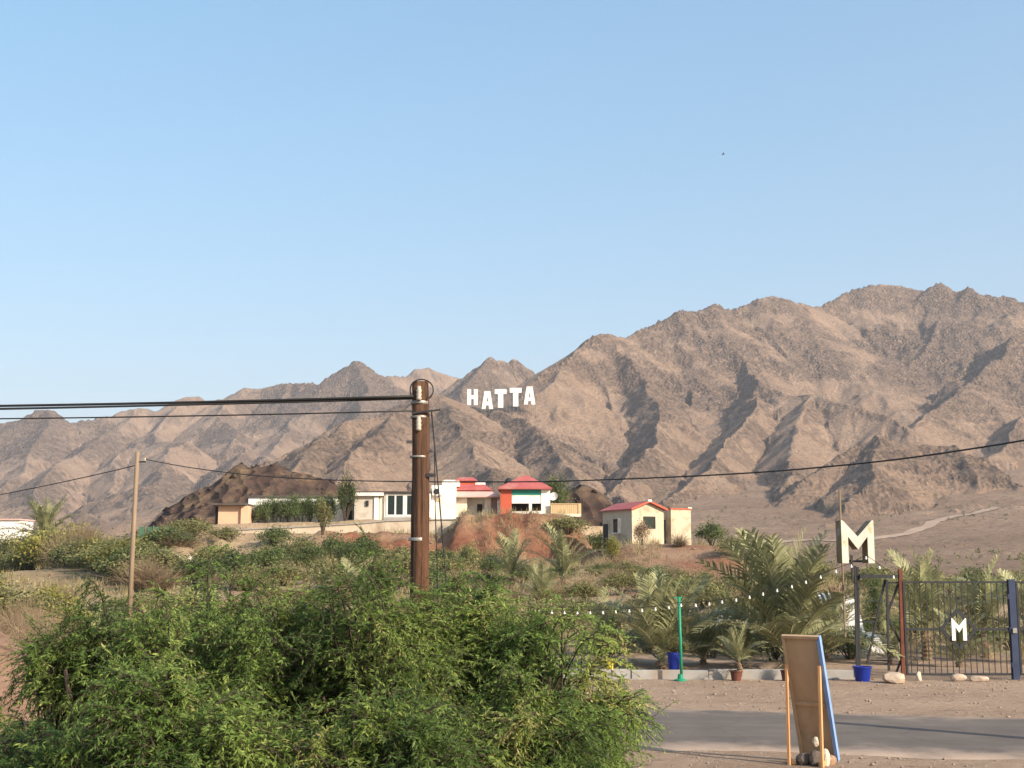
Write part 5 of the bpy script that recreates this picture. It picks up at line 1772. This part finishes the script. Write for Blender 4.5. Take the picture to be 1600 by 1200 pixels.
shrub_px('tall', 0, 'olive', 1053, 32.5, 0.7, 0.5, 'pale straggly plant growing in the tall blue bucket', name='potted_plant', cat='plant', z=0.55)
shrub_px('twig', 1, 'drytwig', 1229, 31.6, 0.45, 0.6, 'dry stems standing in the pot behind the sign board', name='potted_plant', cat='plant', z=0.22)

# ------------------------------------------------------------------ foreground thicket
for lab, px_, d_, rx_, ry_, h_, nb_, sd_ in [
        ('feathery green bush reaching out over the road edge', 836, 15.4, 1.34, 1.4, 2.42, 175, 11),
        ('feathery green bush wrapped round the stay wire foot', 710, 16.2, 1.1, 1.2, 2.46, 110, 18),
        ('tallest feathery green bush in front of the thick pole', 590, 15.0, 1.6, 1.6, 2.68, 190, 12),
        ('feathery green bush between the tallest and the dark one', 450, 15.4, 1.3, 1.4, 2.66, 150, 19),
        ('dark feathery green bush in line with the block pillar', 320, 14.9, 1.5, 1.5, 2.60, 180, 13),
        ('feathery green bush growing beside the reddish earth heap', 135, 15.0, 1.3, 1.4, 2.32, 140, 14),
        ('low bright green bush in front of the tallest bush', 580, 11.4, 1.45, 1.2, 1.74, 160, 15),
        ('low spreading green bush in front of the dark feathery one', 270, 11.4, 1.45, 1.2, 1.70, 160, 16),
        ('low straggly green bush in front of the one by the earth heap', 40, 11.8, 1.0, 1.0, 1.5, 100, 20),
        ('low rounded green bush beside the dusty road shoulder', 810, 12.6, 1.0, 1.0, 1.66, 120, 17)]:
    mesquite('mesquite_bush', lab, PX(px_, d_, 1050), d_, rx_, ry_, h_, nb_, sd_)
# reddish earth heap past the thicket
hx_, hy_ = PX(-35, 23, 1030), 23.0
X_, Y_ = np.meshgrid(np.linspace(-3.2, 3.2, 60), np.linspace(-2.6, 2.6, 50))
q_ = np.hypot(X_ / 2.9, Y_ / 2.3)
Z_ = 1.75 * (1 - sstep(0.05, 1.0, q_)) + 0.16 * fbm(X_ * 1.1, Y_ * 1.1, 4, 61) * (1 - sstep(0.7, 1, q_)) - 0.15
eh = link('earth_heap', mesh_np('earth_heap', np.stack([X_ + hx_, Y_ + hy_, Z_], -1).reshape(-1, 3), grid_faces(50, 60), {'red': np.full(X_.size, 0.45), 'straw': np.zeros(X_.size)}, True), M['ground'])
eh['kind'] = 'structure'

# ------------------------------------------------------------------ stuff: stones and dry grass
def scatter_stones(name, n, xr, yr, smin, smax, mat, seed, keep=None):
    r = np.random.default_rng(seed)
    x, y = r.uniform(*xr, n), r.uniform(*yr, n)
    if keep is not None:
        k = keep(x, y); x, y = x[k], y[k]
    n = len(x)
    z = ground_z(x, y)
    s = smin * (smax / smin) ** (r.uniform(0, 1, n) ** 2.2)
    base = np.array([(1, 0, 0), (0, 1, 0), (-1, 0, 0), (0, -1, 0), (0, 0, 0.8), (0, 0, -0.5)], float)
    v = base[None] * r.uniform(0.6, 1.2, (n, 6, 1)) + r.normal(0, 0.15, (n, 6, 3))
    a = r.uniform(0, 6.28, n)
    c_, s_ = np.cos(a)[:, None], np.sin(a)[:, None]
    vx, vy = v[:, :, 0] * c_ - v[:, :, 1] * s_, v[:, :, 0] * s_ + v[:, :, 1] * c_
    V = np.stack([vx * s[:, None] * 0.5 + x[:, None], vy * s[:, None] * 0.5 + y[:, None], v[:, :, 2] * s[:, None] * 0.45 + z[:, None] + s[:, None] * 0.08], -1)
    f = np.array([(0, 1, 4), (1, 2, 4), (2, 3, 4), (3, 0, 4), (1, 0, 5), (2, 1, 5), (3, 2, 5), (0, 3, 5)])
    F = (np.arange(n)[:, None, None] * 6 + f[None]).reshape(-1, 3)
    o = link(name, mesh_np(name, V.reshape(-1, 3), F), M[mat])
    o['kind'] = 'stuff'
    return o


def roadc(x):
    return 22.1 - 0.24 * (x - 5) + 0.0025 * (x - 5) ** 2


off_road = lambda x, y: (np.abs(y - roadc(x)) > 2.7) | (np.random.default_rng(1).uniform(0, 1, len(x)) < 0.06)
tag(scatter_stones('gravel', 9000, (-6, 16), (14, 32), 0.012, 0.10, 'gravel', 1, off_road), 'loose tan gravel strewn over the dusty road shoulders', 'gravel')
tag(scatter_stones('rubble', 3500, (-34, 26), (60, 112), 0.06, 0.42, 'rubble', 2), 'brown rubble strewn over the slope below the houses', 'rubble')


def grass(name, n, xr, yr, hmin, hmax, seed, label):
    r = np.random.default_rng(seed)
    nt_ = n // 10
    cx_, cy_ = r.uniform(*xr, nt_), r.uniform(*yr, nt_)
    dens = vnoise(cx_ * 0.15, cy_ * 0.15, 9) > -0.15
    cx_, cy_ = cx_[dens], cy_[dens]
    x = np.repeat(cx_, 10) + r.normal(0, 0.12, len(cx_) * 10)
    y = np.repeat(cy_, 10) + r.normal(0, 0.12, len(cx_) * 10)
    B = np.stack([x, y, ground_z(x, y) - 0.03], 1)
    D = np.stack([r.normal(0, 0.35, len(x)), r.normal(0, 0.35, len(x)), np.ones(len(x))], 1)
    v, f = leafquads(B, D, r.normal(0, 1, D.shape), r.uniform(hmin, hmax, len(x)), r.uniform(0.02, 0.045, len(x)))
    o = link(name, mesh_np(name, v, f, {'tint': np.repeat(r.uniform(0, 1, len(x)), 4)}), M['drygrass'])
    o['kind'] = 'stuff'
    return tag(o, label, 'grass')


grass('dry_grass', 72000, (-36, 22), (40, 112.8), 0.25, 0.8, 31, 'dry straw coloured grass covering the slope below the houses')

def far_scrub(n):
    r = np.random.default_rng(71)
    rad = 340 * (1000 / 340) ** r.uniform(0, 1, n)
    az = r.uniform(R(-27), R(27), n)
    x, y = rad * np.sin(az), rad * np.cos(az)
    k = vnoise(x * 0.02, y * 0.02, 72) > -0.35
    x, y = x[k], y[k]
    c = np.array([(a, b_, mtn_z(a, b_)) for a, b_ in zip(x, y)])
    m_ = 14
    sz = r.uniform(0.5, 1.5, len(c))
    B = np.repeat(c, m_, 0) + r.normal(0, 0.33, (len(c) * m_, 3)) * np.repeat(sz, m_)[:, None] + np.array([0, 0, 0.35])
    D = r.normal(0, 1, B.shape) + np.array([0, 0, 0.4])
    v, f = leafquads(B, D, r.normal(0, 1, B.shape), np.repeat(sz, m_) * 0.8, np.repeat(sz, m_) * 0.45)
    o = link('desert_scrub', mesh_np('desert_scrub', v, f, {'tint': np.repeat(r.uniform(0, 0.9, len(B)), 4)}), M['olive'])
    o['kind'] = 'stuff'
    return tag(o, 'sparse low scrub dotted over the plain at the mountain foot', 'scrub')


far_scrub(1500)

# ------------------------------------------------------------------ birds
def bird(px, py, Y, s, roll, label):
    t = thing('bird', label, 'bird', P(px, py, Y))
    t.rotation_euler = (R(20), R(roll), R(40))
    MB().tube([(0, -0.22 * s, 0), (0, -0.1 * s, 0.01 * s), (0, 0.08 * s, 0.02 * s), (0, 0.17 * s, 0.03 * s), (0, 0.24 * s, 0.02 * s)], [0.02 * s, 0.055 * s, 0.06 * s, 0.04 * s, 0.008 * s], 8).build('body', M['bird'], t, smooth=True)
    for sg in (-1, 1):
        MB().add([(0, 0.08 * s, 0.03 * s), (0, -0.06 * s, 0.03 * s), (sg * 0.22 * s, -0.04 * s, 0.12 * s), (sg * 0.24 * s, 0.10 * s, 0.13 * s), (sg * 0.45 * s, -0.04 * s, 0.10 * s)], [(0, 1, 2, 3), (3, 2, 4)]).build('wing', M['bird'], t)
    MB().add([(0.03 * s, -0.18 * s, 0), (-0.03 * s, -0.18 * s, 0), (-0.07 * s, -0.34 * s, 0.0), (0.07 * s, -0.34 * s, 0.0)], [(0, 1, 2, 3)]).build('tail', M['bird'], t)


bird(1130, 241, 120, 0.62, -50, 'dark bird flying with raised wings in the clear sky')
bird(1007, 248, 190, 0.5, 10, 'tiny distant bird gliding in the clear sky')

# ------------------------------------------------------------------ haze
hz_ = MB().box(-5200, 5200, -300, 5200, -3.2, 520).build('haze', None)
hz_['kind'] = 'stuff'
tag(hz_, 'thin warm haze hanging over the valley', 'haze')
mh = bpy.data.materials.new('haze')
mh.use_nodes = True
nt = mh.node_tree
nt.nodes.remove(nt.nodes['Principled BSDF'])
pvn = nt.nodes.new('ShaderNodeVolumePrincipled')
pvn.inputs['Color'].default_value = (0.86, 0.90, 1.0, 1)
pvn.inputs['Density'].default_value = 0.000105
pvn.inputs['Anisotropy'].default_value = 0.0
nt.links.new(pvn.outputs[0], nt.nodes['Material Output'].inputs['Volume'])
hz_.data.materials.append(mh)
